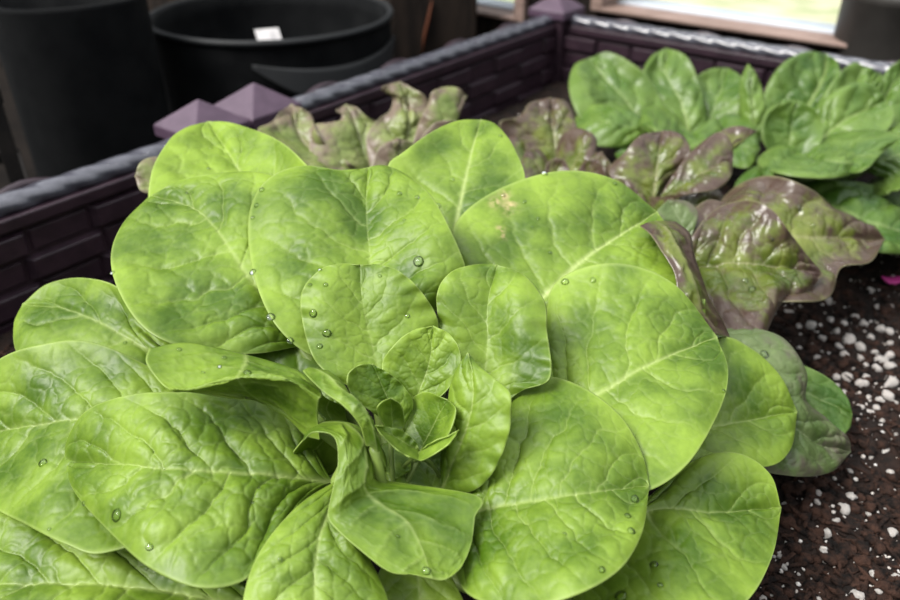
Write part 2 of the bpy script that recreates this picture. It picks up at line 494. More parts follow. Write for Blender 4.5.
def leaf(parent, mat, base, tip, left, right, crown, mid=None, hint=None, roll=0.0, cup=0.0, bend=0.0, tc=0.0, wave=(0, 1, 0),
         A=0.012, nvein=6, res=1.0, seed=0, key=None, tone=0.0, vstr=1.0, spots=None, name='leaf', thick=0.0005, pr=0.004, kink=0.30, midw=0.7, net=0.085, frill=(0, 0), vm=0.55, und=0.18, groove=0.0):
    """one blade: base and tip are (px, py, depth); left/right are the two halves of its margin between them"""
    dd = DD.get(key, 0.0)
    base, tip = (base[0], base[1], base[2] + dd), (tip[0], tip[1], tip[2] + dd)
    B, Tp = W(*base), W(*tip)
    L = np.linalg.norm(Tp - B); a = (Tp - B) / L
    inward = np.array([crown[0] - (B[0] + Tp[0]) / 2, crown[1] - (B[1] + Tp[1]) / 2, 0.0])
    inward /= np.linalg.norm(inward) + 1e-9
    tocam = CAM - (B + Tp) / 2; tocam /= np.linalg.norm(tocam)
    hv = np.array(hint, float) if hint is not None else np.array([0, 0, 1.0]) + 0.5 * inward + 0.5 * tocam
    n = hv - a * (hv @ a); n /= np.linalg.norm(n)
    bvec = np.cross(n, a)
    if roll:
        r = math.radians(roll); n = n * math.cos(r) + bvec * math.sin(r); bvec = np.cross(n, a)
    px = lambda c: crom([base[:2]] + list(c) + [tip[:2]], 60)
    cl, cr = px(left), px(right)
    size = np.linalg.norm(cl - cr, axis=1).max()
    nv = int(np.clip(np.linalg.norm(np.diff(cl, axis=0), axis=1).sum() / 1.7 * res, 20, 210))
    nu = int(np.clip(size / 1.45 * res, 16, 171)) | 1
    cl, cr = crom([base[:2]] + list(left) + [tip[:2]], nv), crom([base[:2]] + list(right) + [tip[:2]], nv)
    cm = crom([base[:2]] + (mid or [((base[0] + tip[0]) / 2, (base[1] + tip[1]) / 2)]) + [tip[:2]], nv)
    v = np.linspace(0, 1, nv); 
    uu = np.linspace(-1, 1, nu)

    def H(u, v):
        au = np.abs(u)
        w, f, ph = wave
        sv = np.sin(math.pi * np.clip(v, 0, 1))
        h = bend * 4 * v * (1 - v) + cup * 0.5 * au ** 2 * np.clip(sv, 0, 1) ** 0.7 + tc * sstep(0.55, 1, v) ** 1.3
        h = h + w * au ** 2.5 * np.sin(2 * math.pi * (f * v + ph + np.where(u > 0, 0.37, 0))) * np.clip(sv, 0, 1) ** 0.5
        h = h + und * (fbm(np.asarray(v) * 2.3 + seed * 1.7, np.asarray(u) * 1.1 + 5 + seed, 2)) * au * np.clip(sv, 0, 1) ** 0.6
        if groove:
            h = h + groove * (1 - np.exp(-(np.asarray(u) / .45) ** 2)) * sstep(0, .35, v) * (1 - sstep(.62, 1, v))
        if frill[0]:
            h = h + frill[0] * au ** 4 * np.sin(2 * math.pi * frill[1] * v + 3 * np.sin(5 * v + seed) + np.where(u > 0, 1.1, 0)) * sstep(0, .15, v)
        return h * L

    def flat(c, u):
        hh = H(np.full(nv, float(u)), v)
        r = ray(c)
        tt = (hh + (B - CAM) @ n) / (r @ n)
        return CAM + r * tt[:, None] - n * hh[:, None]
    PL, PM, PR = flat(cl, -1), flat(cm, 0), flat(cr, 1)
    U, Vv = np.meshgrid(uu, v)
    w = np.abs(U)[..., None]
    E = np.where((U < 0)[..., None], PL[:, None, :], PR[:, None, :])
    Pf = PM[:, None, :] * (1 - w) + E * w
    P = Pf + n * H(U, Vv)[..., None]
    rel = Pf - B
    s, t = rel @ a / L, rel @ bvec / L
    hw = np.where(U < 0, np.linalg.norm(PL - PM, axis=1)[:, None], np.linalg.norm(PR - PM, axis=1)[:, None])
    pet = (B, np.array(crown), pr, pr * 1.5) if crown is not None and pr else None
    return finish_leaf(name, parent, mat, P, U, Vv, (s, t), A, L, hw, np.broadcast_to(n, P.shape), nvein, key, thick, pet, tone, vstr, spots, seed, kink, midw, net, vm)


def patch(parent, mat, rows, A=0.008, res=1.0, seed=0, key=None, tone=0.0, vstr=1.0, name='leaf', nvein=5, thick=0.0005, midw=0.6, crown=None, pr=0.003, flipv=False):
    """curled blade: a net of (px, py, depth) points, rows run from its far margin to its base"""
    dd = DD.get(key, 0.0)
    C = np.array([[W(q[0], q[1], q[2] + dd) for q in r] for r in rows])
    nr, nc = C.shape[:2]
    pxs = np.array([[p[:2] for p in r] for r in rows], float)
    ln = np.linalg.norm(np.diff(pxs, axis=0), axis=2).sum(0).max(); wd = np.linalg.norm(np.diff(pxs, axis=1), axis=2).sum(1).max()
    nv = int(np.clip(ln / 2 * res, 16, 120)); nu = int(np.clip(wd / 2 * res, 13, 110)) | 1

    def sm(P, n):      # uniform catmull-rom along axis 0
        k = len(P)
        e = np.concatenate([2 * P[:1] - P[1:2], P, 2 * P[-1:] - P[-2:-1]])
        x = np.linspace(0, k - 1, n); i = np.clip(x.astype(int), 0, k - 2); t = (x - i).reshape((-1,) + (1,) * (P.ndim - 1))
        a, b, c, d = e[i], e[i + 1], e[i + 2], e[i + 3]
        return 0.5 * ((2 * b) + (-a + c) * t + (2 * a - 5 * b + 4 * c - d) * t ** 2 + (-a + 3 * b - 3 * c + d) * t ** 3)
    P = sm(C, nv)
    P = np.swapaxes(sm(np.swapaxes(P, 0, 1), nu), 0, 1)
    gv = np.gradient(P, axis=0); gu = np.gradient(P, axis=1)
    nn = np.cross(gu, gv); nn /= np.linalg.norm(nn, axis=2, keepdims=True) + 1e-12
    v = np.linspace(0, 1, nv); u = np.linspace(-1, 1, nu)
    U, V = np.meshgrid(u, v)
    L = np.linalg.norm(np.diff(P[:, nu // 2], axis=0), axis=1).sum()
    Wd = np.linalg.norm(np.diff(P[nv // 2], axis=0), axis=1).sum()
    S = max(L, Wd)
    pet = (P[-1, nu // 2], np.array(crown), pr, pr * 1.5) if crown is not None else None
    o = finish_leaf(name, parent, mat, P, U, V, (V * L / S, U * Wd / 2 / S), A, S, np.full_like(U, Wd / 2), nn, nvein, key, thick, pet, tone, vstr, None, seed, 0.2, midw)
    o['label'] = 'leaf curled over at its margin'
    return o


def crown_stem(parent, crown, r, h, mat=None):
    mb = MB()
    x, y, z = crown
    mb.lathe([(r * 1.1, -0.02), (r * 1.1, z * .3), (r, z * .6), (r * .8, z), (r * .4, z + h)], (x, y), 20, wob=0.05)
    return mb.build('stem', mat or M['bark'], parent, True)


DD.update( {'A': 0.0439, 'F': 0.0605, 'B': 0.0124, 'G': 0.0474, 'C': 0.0122, 'P': 0.0311, 'K': 0.0159, 'N': -0.0121, 'H': 0.0213, 'Q': 0.0199, 'R': 0.0007, 'T': -0.0131, 'J': -0.0043, 'D': 0.0059, 'E': 0.0193, 'Y': -0.0009, 'Z1': 0.0106, 'Z2': 0.0078, 'Z5': -0.0016, 'Z3': -0.001, 'Za': -0.0002, 'Zb': -0.0045, 'V': -0.0155, 'X': -0.0254, 'W': 0.008, 'M': -0.0098, 'i1': 0.0038, 'i3': 0.0054, 'i4': 0.0132, 'i6': 0.0193, 'r1': 0.0202, 'r3': -0.0564, 'r4': 0.0034} )
# ------------------------------------------------------------------ the big butterhead lettuce in front
CR = np.array([-0.016, 0.243, 0.035])
lettuce = thing('butterhead_lettuce', 'big bright green butterhead lettuce with open rosette filling the front of the bed', 'lettuce', (CR[0], CR[1], 0.0))
crown_stem(lettuce, CR, 0.016, 0.03)
G = M['butter']


def bl(key, base, tip, left, right, **kw):
    kw.setdefault('seed', len(LEAF_GRID) * 1.37 + 0.6)
    return leaf(lettuce, G, base, tip, left, right, CR, key=key, **kw)


# outer ring, behind
bl('A', (345, 335, .352), (208, 122, .425), [(255, 325), (185, 275), (152, 220), (151, 175), (168, 142), (186, 128)],
   [(345, 260), (322, 188), (300, 158), (276, 139), (245, 127), (225, 122)], cup=.10, bend=.06, tc=-.10, wave=(.04, 1.3, .2), A=.008, tone=.55, nvein=5)
bl('F', (452, 262, .358), (481, 120, .412), [(422, 232), (396, 190), (388, 166), (404, 152), (432, 132), (458, 121)],
   [(478, 258), (508, 225), (525, 182), (515, 150), (504, 133), (493, 123)], mid=[(458, 215), (470, 160)], cup=.10, bend=.03, tc=-.06, A=.007, nvein=5, tone=.0, midw=.8, vm=1.0)
bl('B', (305, 345, .340), (150, 196, .390), [(252, 354), (192, 350), (146, 330), (119, 292), (111, 256), (123, 224)],
   [(330, 300), (318, 235), (292, 187), (262, 173), (222, 173), (182, 180)], mid=[(250, 280), (203, 215)], cup=.06, bend=.07, tc=-.06, wave=(.03, 1.1, .6), A=.010, nvein=6)
bl('G', (505, 332, .340), (657, 212, .388), [(462, 275), (452, 237), (466, 211), (506, 186), (562, 171), (615, 180)],
   [(600, 335), (662, 305), (684, 272), (676, 240)], mid=[(547, 294), (588, 256)], cup=.08, bend=.05, tc=-.06, A=.009, nvein=6, midw=.9, vm=1.2, tone=.15,
   spots=[(495, 203, 5), (509, 207, 7), (504, 196, 5), (500, 230, 4), (503, 237, 3)])
bl('C', (376, 345, .326), (368, 168, .386), [(320, 358), (278, 328), (255, 280), (248, 228), (256, 194), (276, 174), (305, 166), (340, 170)],
   [(425, 318), (458, 292), (466, 270), (448, 225), (430, 195), (408, 176), (386, 166)], mid=[(370, 260), (366, 205)], cup=-.05, bend=-.05, tc=-.05, wave=(.06, 1.0, .1), A=.010, nvein=6, seed=4.1, midw=.5, vm=.3, groove=.09, und=.3)
bl('P', (240, 405, .340), (23, 304, .372), [(155, 405), (62, 392), (20, 358), (14, 326)], [(205, 365), (150, 330), (122, 290), (85, 278), (48, 284)],
   mid=[(144, 348), (75, 312)], cup=.05, bend=.08, tc=-.06, A=.008, nvein=5)
bl('K', (600, 440, .362), (797, 412, .378), [(655, 370), (716, 338), (750, 348), (780, 376)], [(650, 474), (710, 462), (766, 467), (790, 450)],
   mid=[(705, 428)], cup=.06, bend=.10, tc=-.08, A=.009, nvein=5)
bl('N', (555, 572, .335), (781, 508, .352), [(598, 528), (645, 500), (682, 468), (716, 453), (746, 456), (771, 476)],
   [(600, 632), (680, 640), (742, 606), (771, 560)], mid=[(645, 512), (715, 512)], cup=.08, bend=.10, tc=-.10, wave=(.03, 1.2, .1), A=.010, nvein=5)
bl('H', (520, 440, .326), (717, 337, .342), [(545, 388), (546, 330), (553, 287), (586, 267), (630, 265), (676, 286)],
   [(578, 488), (640, 493), (686, 466), (719, 412), (728, 372)], mid=[(595, 397), (655, 362)], cup=.06, bend=.07, tc=-.07, wave=(.025, 1.2, .4), A=.010, nvein=6, midw=.9, vm=.8)
bl('Q', (225, 436, .326), (-45, 440, .335), [(175, 385), (130, 357), (85, 341), (40, 345), (0, 359), (-38, 395)], [(180, 520), (105, 553), (65, 544), (25, 524), (-8, 506), (-38, 475)],
   mid=[(85, 420)], cup=.05, bend=.12, tc=-.10, wave=(.03, 1.2, .3), A=.010, nvein=6)
bl('S', (290, 615, .305), (-60, 585, .305), [(225, 572), (130, 528), (60, 504), (0, 500), (-40, 535)], [(200, 680), (100, 700), (0, 680), (-48, 640)],
   mid=[(130, 588)], cup=.04, bend=.08, A=.009, nvein=6)
bl('R', (332, 482, .316), (65, 462, .304), [(308, 440), (285, 410), (238, 393), (180, 392), (130, 395), (88, 410), (68, 438)],
   [(305, 505), (268, 548), (245, 580), (200, 588), (150, 568), (108, 530), (75, 492)], mid=[(235, 473), (150, 468)], cup=.02, bend=.15, tc=-.14, A=.012, nvein=6, seed=2.2, kink=.35)
bl('U', (415, 535, .312), (425, 680, .285), [(385, 560), (372, 610), (390, 660)], [(450, 575), (472, 630), (455, 670)], cup=.05, bend=.1, A=.01, tone=.3)
bl('T', (342, 478, .312), (318, 690, .272), [(302, 503), (268, 540), (248, 580), (243, 630), (270, 675)], [(342, 520), (368, 558), (388, 600), (392, 645), (362, 680)],
   mid=[(318, 545), (315, 620)], cup=-.08, bend=.16, A=.010, nvein=6, tone=.35)
bl('J', (438, 520, .318), (649, 486, .302), [(470, 480), (493, 430), (510, 396), (540, 377), (580, 386), (619, 415), (641, 452)],
   [(452, 560), (468, 594), (512, 608), (566, 599), (616, 573), (641, 535)], mid=[(473, 512), (545, 499)], cup=.02, bend=.12, tc=-.10, wave=(.02, 1.3, .2), A=.012, nvein=7, seed=6.3, midw=.8)

# inner ring
bl('D', (386, 405, .322), (360, 265, .335), [(345, 384), (316, 362), (303, 325), (302, 292), (320, 270), (340, 264)],
   [(412, 372), (434, 338), (437, 318), (420, 290), (400, 272), (380, 265)], mid=[(372, 345), (362, 300)], cup=-.06, bend=-.02, tc=-.06, wave=(.05, 1.1, .0), groove=.09, vm=.3, pr=.003, A=.008, nvein=5, frill=(.012, 9), res=1.2)
bl('E', (478, 425, .322), (497, 265, .337), [(452, 380), (440, 328), (437, 294), (450, 273), (474, 265)],
   [(520, 392), (550, 378), (547, 330), (545, 303), (530, 281), (514, 270)], mid=[(487, 355), (488, 305)], cup=-.04, bend=.02, tc=-.06, wave=(.04, 1.3, .4), groove=.08, vm=.3, pr=.003, A=.008, nvein=5, frill=(.012, 9), res=1.2)
bl('Y', (442, 490, .318), (468, 353, .318), [(441, 455), (447, 420), (450, 388), (458, 367)],
   [(470, 492), (492, 474), (508, 438), (511, 410), (509, 391), (492, 377), (479, 366)], mid=[(462, 440), (474, 395)], cup=-.14, bend=.10, tc=.03, A=.012, nvein=5, frill=(.012, 7), res=1.2)
bl('Z1', (404, 428, .316), (433, 326, .318), [(390, 395), (382, 365), (395, 344), (412, 331)],
   [(425, 410), (449, 388), (460, 366), (459, 348), (448, 333)], mid=[(418, 395), (430, 360)], cup=.22, bend=-.05, tc=-.03, A=.012, nvein=5, frill=(.01, 7), res=1.5, pr=.0012)
bl('Z2', (402, 430, .313), (372, 364, .309), [(372, 412), (352, 396), (347, 377), (357, 366)],
   [(413, 405), (404, 387), (390, 374)], cup=.12, bend=.02, A=.012, nvein=4, frill=(.015, 7), res=1.6, pr=.0012)
bl('Z5', (414, 462, .318), (448, 400, .314), [(402, 440), (408, 405), (425, 392)], [(436, 452), (450, 432), (456, 410)], cup=.2, bend=-.05, A=.01, nvein=4, res=1.5, pr=.0012, tone=-.3)
bl('Z3', (392, 432, .309), (391, 398, .304), [(384, 425), (377, 410), (382, 402)], [(403, 428), (404, 414), (400, 404)], cup=.5, bend=-.12, A=.008, nvein=4, res=2.2, pr=.0008)
bl('Za', (420, 452, .310), (374, 425, .302), [(414, 440), (401, 430), (388, 427)], [(424, 461), (405, 455), (387, 441)], cup=.25, bend=.05, A=.008, nvein=4, res=2, frill=(.015, 5), pr=.0008)
bl('Zb', (419, 452, .310), (459, 430, .304), [(424, 448), (436, 440), (448, 436)], [(420, 461), (436, 453), (450, 443)], cup=.2, bend=.04, A=.008, nvein=4, res=2, frill=(.015, 5), pr=.0008)

# curled leaves on the near left of the heart
patch(lettuce, G, [
    [(149, 349, .318), (185, 343, .324), (225, 350, .328), (265, 360, .329), (298, 371, .327), (317, 387, .322)],
    [(146, 362, .310), (185, 360, .314), (225, 362, .318), (265, 367, .318), (298, 375, .318), (320, 390, .316)],
    [(158, 380, .304), (188, 384, .305), (220, 378, .307), (256, 374, .308), (290, 379, .309), (322, 396, .309)],
    [(172, 391, .303), (195, 391, .304), (222, 384, .306), (256, 378, .306), (290, 383, .307), (319, 401, .308)],
    [(190, 392, .312), (215, 391, .316), (240, 394, .320), (268, 400, .322), (292, 412, .320), (318, 418, .316)],
    [(240, 400, .322), (262, 402, .326), (282, 412, .328), (296, 426, .326), (306, 436, .323), (320, 440, .320)]],
    A=.010, key='V', seed=3.3, crown=CR, nvein=6, res=1.2)
patch(lettuce, G, [
    [(303, 371, .322), (309, 368, .326), (318, 369, .330), (328, 371, .333)],
    [(312, 381, .316), (322, 378, .318), (333, 375, .323), (342, 382, .328)],
    [(325, 393, .311), (336, 390, .312), (346, 390, .317), (351, 397, .324)],
    [(341, 404, .308), (352, 400, .309), (361, 403, .313), (364, 412, .320)],
    [(353, 416, .307), (363, 413, .308), (371, 418, .311), (373, 428, .318)],
    [(361, 428, .308), (369, 427, .309), (377, 436, .312), (380, 446, .318)],
    [(366, 446, .311), (373, 448, .312), (381, 458, .315), (386, 468, .320)]],
    A=.008, key='X', seed=5.1, nvein=5, res=1.6, crown=CR)
patch(lettuce, G, [
    [(319, 391, .309), (325, 397, .314), (334, 402, .320), (344, 406, .326)],
    [(313, 402, .307), (321, 407, .314), (332, 412, .321), (346, 418, .328)],
    [(319, 413, .306), (326, 417, .313), (336, 422, .321), (350, 430, .328)],
    [(325, 420, .304), (331, 425, .312), (340, 432, .320), (352, 442, .328)],
    [(316, 427, .303), (322, 433, .311), (332, 442, .320), (348, 455, .328)],
    [(303, 440, .302), (309, 446, .309), (320, 456, .318), (338, 468, .326)],
    [(293, 452, .303), (296, 459, .308), (306, 468, .316), (325, 478, .324)]],
    A=.006, key='W', seed=7.7, nvein=4, res=1.5, tone=-.2)
patch(lettuce, G, [
    [(303, 441, .301), (306, 434, .304), (316, 426, .310), (330, 421, .314), (345, 422, .318), (358, 426, .322)],
    [(314, 432, .297), (324, 427, .300), (338, 423, .303), (352, 424, .308), (364, 430, .314), (373, 436, .320)],
    [(334, 437, .295), (344, 436, .295), (356, 437, .298), (368, 440, .303), (378, 447, .309), (385, 455, .316)],
    [(338, 462, .292), (348, 462, .291), (360, 462, .294), (372, 464, .299), (381, 467, .305), (386, 470, .312)],
    [(333, 488, .289), (345, 488, .288), (358, 487, .291), (370, 485, .297), (379, 482, .303), (384, 480, .309)],
    [(328, 515, .287), (344, 512, .287), (362, 505, .291), (390, 497, .298), (430, 494, .303), (477, 496, .306)],
    [(337, 530, .284), (360, 526, .285), (390, 522, .289), (420, 518, .293), (450, 517, .297), (475, 518, .299)],
    [(360, 550, .280), (383, 547, .281), (408, 544, .284), (432, 543, .287), (455, 543, .290), (471, 545, .292)],
    [(388, 571, .277), (404, 567, .278), (420, 565, .280), (436, 565, .282), (452, 566, .284), (462, 566, .286)],
    [(412, 575, .277), (420, 576, .277), (428, 578, .278), (436, 580, .279), (444, 580, .280), (452, 576, .282)]],
    A=.007, key='M', seed=1.9, nvein=7, res=1.3, vstr=.7, tone=-.05)
# low leaves seen in the gaps under the heart
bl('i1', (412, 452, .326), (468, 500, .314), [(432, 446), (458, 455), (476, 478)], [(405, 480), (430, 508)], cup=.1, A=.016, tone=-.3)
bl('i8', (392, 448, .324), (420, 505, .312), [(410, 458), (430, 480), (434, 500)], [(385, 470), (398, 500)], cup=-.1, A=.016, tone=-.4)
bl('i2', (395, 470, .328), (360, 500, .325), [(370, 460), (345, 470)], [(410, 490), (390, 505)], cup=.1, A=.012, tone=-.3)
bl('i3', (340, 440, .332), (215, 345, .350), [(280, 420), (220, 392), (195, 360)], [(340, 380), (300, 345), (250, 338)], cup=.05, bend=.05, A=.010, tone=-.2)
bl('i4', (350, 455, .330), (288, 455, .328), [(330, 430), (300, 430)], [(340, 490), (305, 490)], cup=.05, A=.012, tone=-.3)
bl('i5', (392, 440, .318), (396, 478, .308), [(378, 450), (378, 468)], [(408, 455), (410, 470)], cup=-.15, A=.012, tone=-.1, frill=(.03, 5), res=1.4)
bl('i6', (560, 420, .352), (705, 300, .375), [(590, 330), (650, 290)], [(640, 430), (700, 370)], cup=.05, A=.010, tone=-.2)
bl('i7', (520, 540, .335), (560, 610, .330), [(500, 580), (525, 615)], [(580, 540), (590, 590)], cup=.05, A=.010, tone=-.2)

# ------------------------------------------------------------------ red and green lettuces behind


def rl(parent, crown, mat, base, tip, left, right, **kw):
    kw.setdefault('seed', random.random() * 40)
    kw.setdefault('thick', .0006)
    kw.setdefault('net', .12)
    if mat == 'romaine': kw['A'] = kw['A'] * 1.5; kw.setdefault('und', .3)
    if mat == 'red': kw.setdefault('und', .32)
    return leaf(parent, M[mat], base, tip, left, right, crown, **kw)


# pale oak-leaf lettuce against the left wall
c1 = np.array([0.005, 0.60, 0.02])
oak = thing('oak_leaf_lettuce', 'frilly pale bronze oak-leaf lettuce by the left bed wall, behind the bright front lettuce', 'lettuce', (c1[0], c1[1], 0))
crown_stem(oak, c1, .012, .03)
ok = dict(parent=oak, crown=c1, mat='frilly')
rl(base=(372, 200, .655), tip=(290, 106, .655), left=[(330, 192), (290, 165), (262, 140), (258, 129), (272, 122), (280, 112)],
   right=[(360, 172), (330, 148), (316, 130), (312, 116), (302, 108)], cup=.10, bend=.10, A=.02, nvein=4, frill=(.04, 5), tone=.1, mid=[(335, 172), (300, 135)], midw=.9, vm=.7, **ok)
rl(base=(385, 215, .65), tip=(345, 105, .66), left=[(340, 190), (312, 160), (310, 128), (322, 124), (336, 124), (342, 116), (336, 110)],
   right=[(410, 180), (408, 150), (395, 128), (372, 120), (362, 112), (356, 107)], cup=-.10, bend=.06, A=.02, nvein=4, frill=(.04, 4), tone=.3, mid=[(368, 165), (356, 128)], **ok)
rl(base=(400, 215, .66), tip=(400, 82, .67), left=[(375, 180), (366, 140), (378, 120), (390, 110), (392, 98), (382, 90), (386, 85)],
   right=[(450, 180), (450, 140), (432, 118), (430, 105), (424, 95), (412, 88)], cup=.06, bend=.06, A=.02, nvein=4, frill=(.03, 4), tone=.4, mid=[(405, 150), (408, 110)], **ok)
rl(base=(425, 205, .65), tip=(467, 96, .65), left=[(412, 160), (418, 125), (428, 104), (432, 92), (445, 87), (458, 88)],
   right=[(452, 190), (456, 140), (448, 118), (440, 106), (450, 102), (460, 104)], cup=.05, bend=.08, tc=-.10, A=.02, nvein=4, frill=(.03, 4), tone=.2, **ok)
rl(base=(420, 200, .63), tip=(455, 120, .62), left=[(412, 160), (432, 125)], right=[(450, 180), (462, 135)], cup=.1, A=.02, nvein=4, tone=-.1, **ok)
rl(base=(400, 210, .62), tip=(398, 138, .61), left=[(370, 190), (378, 150)], right=[(430, 180), (420, 148)], cup=-.2, A=.02, nvein=4, tone=-.1, **ok)

c1b = np.array([-0.19, 0.44, 0.015])
seedl = thing('small_grey_lettuce', 'small grey-green lettuce leaf showing at the left wall beside the purple post caps', 'lettuce', (c1b[0], c1b[1], 0))
crown_stem(seedl, c1b, .006, .01)
rl(seedl, c1b, 'frilly', (195, 205, .50), (135, 176, .485), [(165, 195), (142, 192)], [(185, 165), (158, 157), (141, 162)], cup=.1, bend=.08, A=.015, nvein=4, pr=.003, tone=.6)

# red lettuce in the middle of the row
c2 = np.array([0.10, 0.665, 0.015])
red1 = thing('red_lettuce', 'small purple-brown lettuce between the bright front lettuce and the far left corner of the bed', 'lettuce', (c2[0], c2[1], 0), 'red lettuces in a row')
crown_stem(red1, c2, .010, .02)
k = dict(parent=red1, crown=c2, mat='red')
rl(base=(560, 200, .70), tip=(550, 98, .72), left=[(525, 175), (505, 140), (500, 122), (520, 116), (530, 103)], right=[(580, 160), (575, 120), (566, 102)], cup=.1, bend=.06, tc=-.05, A=.02, nvein=4, tone=.4, wave=(.06, 1.5, .2), frill=(.02, 4), midw=.9, vm=.8, **k)
rl(base=(555, 205, .69), tip=(505, 140, .69), left=[(525, 200), (500, 172)], right=[(550, 160), (525, 134)], cup=.08, bend=.08, A=.02, nvein=4, wave=(.06, 1.5, .4), **k)
rl(base=(560, 195, .67), tip=(592, 133, .665), left=[(555, 165), (560, 138), (575, 128)], right=[(580, 180), (592, 160), (597, 142)], cup=-.2, bend=.08, A=.02, nvein=4, wave=(.06, 1.5, .1), tone=.2, **k)
rl(base=(560, 200, .66), tip=(525, 152, .655), left=[(532, 195), (520, 172)], right=[(552, 170), (540, 150)], cup=-.15, bend=.06, A=.02, nvein=4, tone=-.1, **k)
rl(base=(575, 200, .655), tip=(602, 152, .65), left=[(572, 172), (585, 155)], right=[(595, 195), (612, 170)], cup=-.1, bend=.06, A=.02, nvein=4, tone=-.3, **k)
rl(base=(580, 210, .64), tip=(596, 158, .635), left=[(575, 185), (582, 164)], right=[(600, 195), (606, 172)], cup=.15, bend=-.04, A=.02, nvein=4, tone=.1, **k)
rl(base=(560, 205, .64), tip=(555, 158, .64), left=[(545, 185), (546, 165)], right=[(572, 185), (566, 162)], cup=.2, A=.02, nvein=4, tone=.9, **k)

c3 = np.array([0.165, 0.555, 0.015])
red2 = thing('red_lettuce', 'purple-brown lettuce with a folded fan leaf, in front of the far green lettuces', 'lettuce', (c3[0], c3[1], 0), 'red lettuces in a row')
crown_stem(red2, c3, .010, .02)
k = dict(parent=red2, crown=c3, mat='red')
rl(base=(652, 208, .60), tip=(662, 131, .615), left=[(625, 190), (608, 172), (625, 152), (640, 136)], right=[(672, 180), (690, 155), (685, 138), (675, 132)], cup=-.08, bend=.06, tc=-.08, A=.02, nvein=4, wave=(.06, 1.3, .1), midw=.9, vm=.7, tone=.35, **k)
rl(base=(655, 206, .595), tip=(733, 160, .585), left=[(680, 165), (705, 140), (722, 132), (732, 145)], right=[(690, 194), (715, 190), (730, 178)], mid=[(695, 178)], cup=.06, bend=.10, tc=-.04, A=.02, nvein=4, wave=(.03, 1.3, .3), tone=.0, **k)
rl(base=(700, 175, .60), tip=(757, 131, .605), left=[(708, 150), (720, 132), (738, 126)], right=[(722, 158), (735, 140), (748, 137)], cup=.25, bend=.10, A=.015, nvein=4, tone=.8, **k)
rl(base=(650, 215, .585), tip=(605, 185, .59), left=[(625, 215), (606, 200)], right=[(640, 190), (618, 178)], cup=.1, A=.02, nvein=4, tone=.1, **k)
rl(base=(650, 222, .575), tip=(672, 198, .565), left=[(630, 215), (640, 198)], right=[(672, 225), (685, 210)], cup=-.1, A=.02, nvein=4, tone=-.2, **k)
rl(base=(665, 212, .59), tip=(725, 200, .585), left=[(690, 190), (715, 188)], right=[(690, 222), (715, 215)], cup=.1, A=.015, nvein=4, tone=.5, **k)

c4 = np.array([0.155, 0.425, 0.015])
red3 = thing('red_lettuce', 'big glossy purple-bronze lettuce with wet wavy leaves, touching the right side of the front lettuce', 'lettuce', (c4[0], c4[1], 0), 'red lettuces in a row')
crown_stem(red3, c4, .012, .03)
k = dict(parent=red3, crown=c4, mat='red')
rl(base=(690, 262, .52), tip=(884, 240, .545), left=[(715, 210), (740, 184), (775, 176), (812, 190), (836, 210), (868, 226)],
   right=[(730, 300), (790, 302), (828, 298), (841, 268), (870, 262)], mid=[(780, 240), (830, 238)], cup=.10, bend=.06, tc=-.10, wave=(.08, 1.8, .2), A=.016, nvein=4, tone=.6, frill=(.015, 5), midw=1.0, seed=12.2, key='r2', **k)
rl(base=(680, 272, .475), tip=(823, 274, .470), left=[(690, 240), (715, 210), (748, 200), (772, 210), (792, 236), (812, 262)],
   right=[(700, 315), (735, 345), (760, 342), (780, 305), (808, 290)], mid=[(700, 268), (755, 265)], cup=.12, bend=.10, tc=-.06, wave=(.10, 1.6, .15), A=.022, nvein=5, tone=-.1, midw=.5, frill=(.02, 5), groove=.10, seed=20.5, key='r1', **k)
patch(red3, M['red'], [
    [(640, 226, .470), (650, 222, .476), (662, 221, .484), (676, 222, .492)],
    [(650, 234, .460), (662, 231, .462), (676, 230, .468), (690, 234, .478)],
    [(662, 252, .452), (672, 247, .452), (683, 248, .458), (694, 254, .470)],
    [(674, 272, .446), (684, 268, .446), (694, 272, .452), (702, 278, .466)],
    [(678, 292, .442), (692, 290, .441), (702, 294, .448), (710, 300, .464)],
    [(690, 315, .440), (700, 312, .440), (712, 316, .448), (722, 320, .464)],
    [(705, 335, .442), (714, 334, .444), (722, 336, .452), (730, 338, .466)]], A=.012, key='r3', seed=9.1, tone=.2, vstr=.6)
rl(base=(690, 240, .50), tip=(668, 200, .505), left=[(672, 235), (656, 215)], right=[(698, 215), (688, 202)], cup=.15, A=.015, nvein=4, tone=.5, seed=3.0, vstr=.5, **dict(k, mat='grey_leaf'))
rl(base=(700, 235, .51), tip=(730, 205, .515), left=[(690, 215), (708, 200)], right=[(722, 228), (738, 215)], cup=.15, A=.015, nvein=4, tone=.2, **k)
rl(base=(700, 300, .47), tip=(742, 348, .455), left=[(712, 335), (728, 348)], right=[(735, 305), (752, 330)], cup=-.15, A=.02, nvein=5, tone=.2, vstr=1.2, **dict(k, mat='grey_leaf'))
rl(base=(720, 330, .432), tip=(850, 452, .420), left=[(700, 400), (740, 460), (790, 476), (830, 472)], right=[(752, 328), (785, 340), (806, 372), (806, 400), (828, 420), (848, 440)],
   mid=[(770, 400), (810, 440)], cup=.05, bend=.10, tc=-.08, wave=(.03, 1.3, .4), A=.014, nvein=6, tone=.0, seed=8.8, key='r4', **dict(k, mat='grey_leaf'))
rl(base=(740, 360, .468), tip=(852, 415, .458), left=[(770, 420), (830, 438), (848, 430)], right=[(790, 362), (825, 376), (846, 396)], cup=.05, bend=.06, A=.010, nvein=4, tone=-.2, seed=5.5, **dict(k, mat='romaine'))

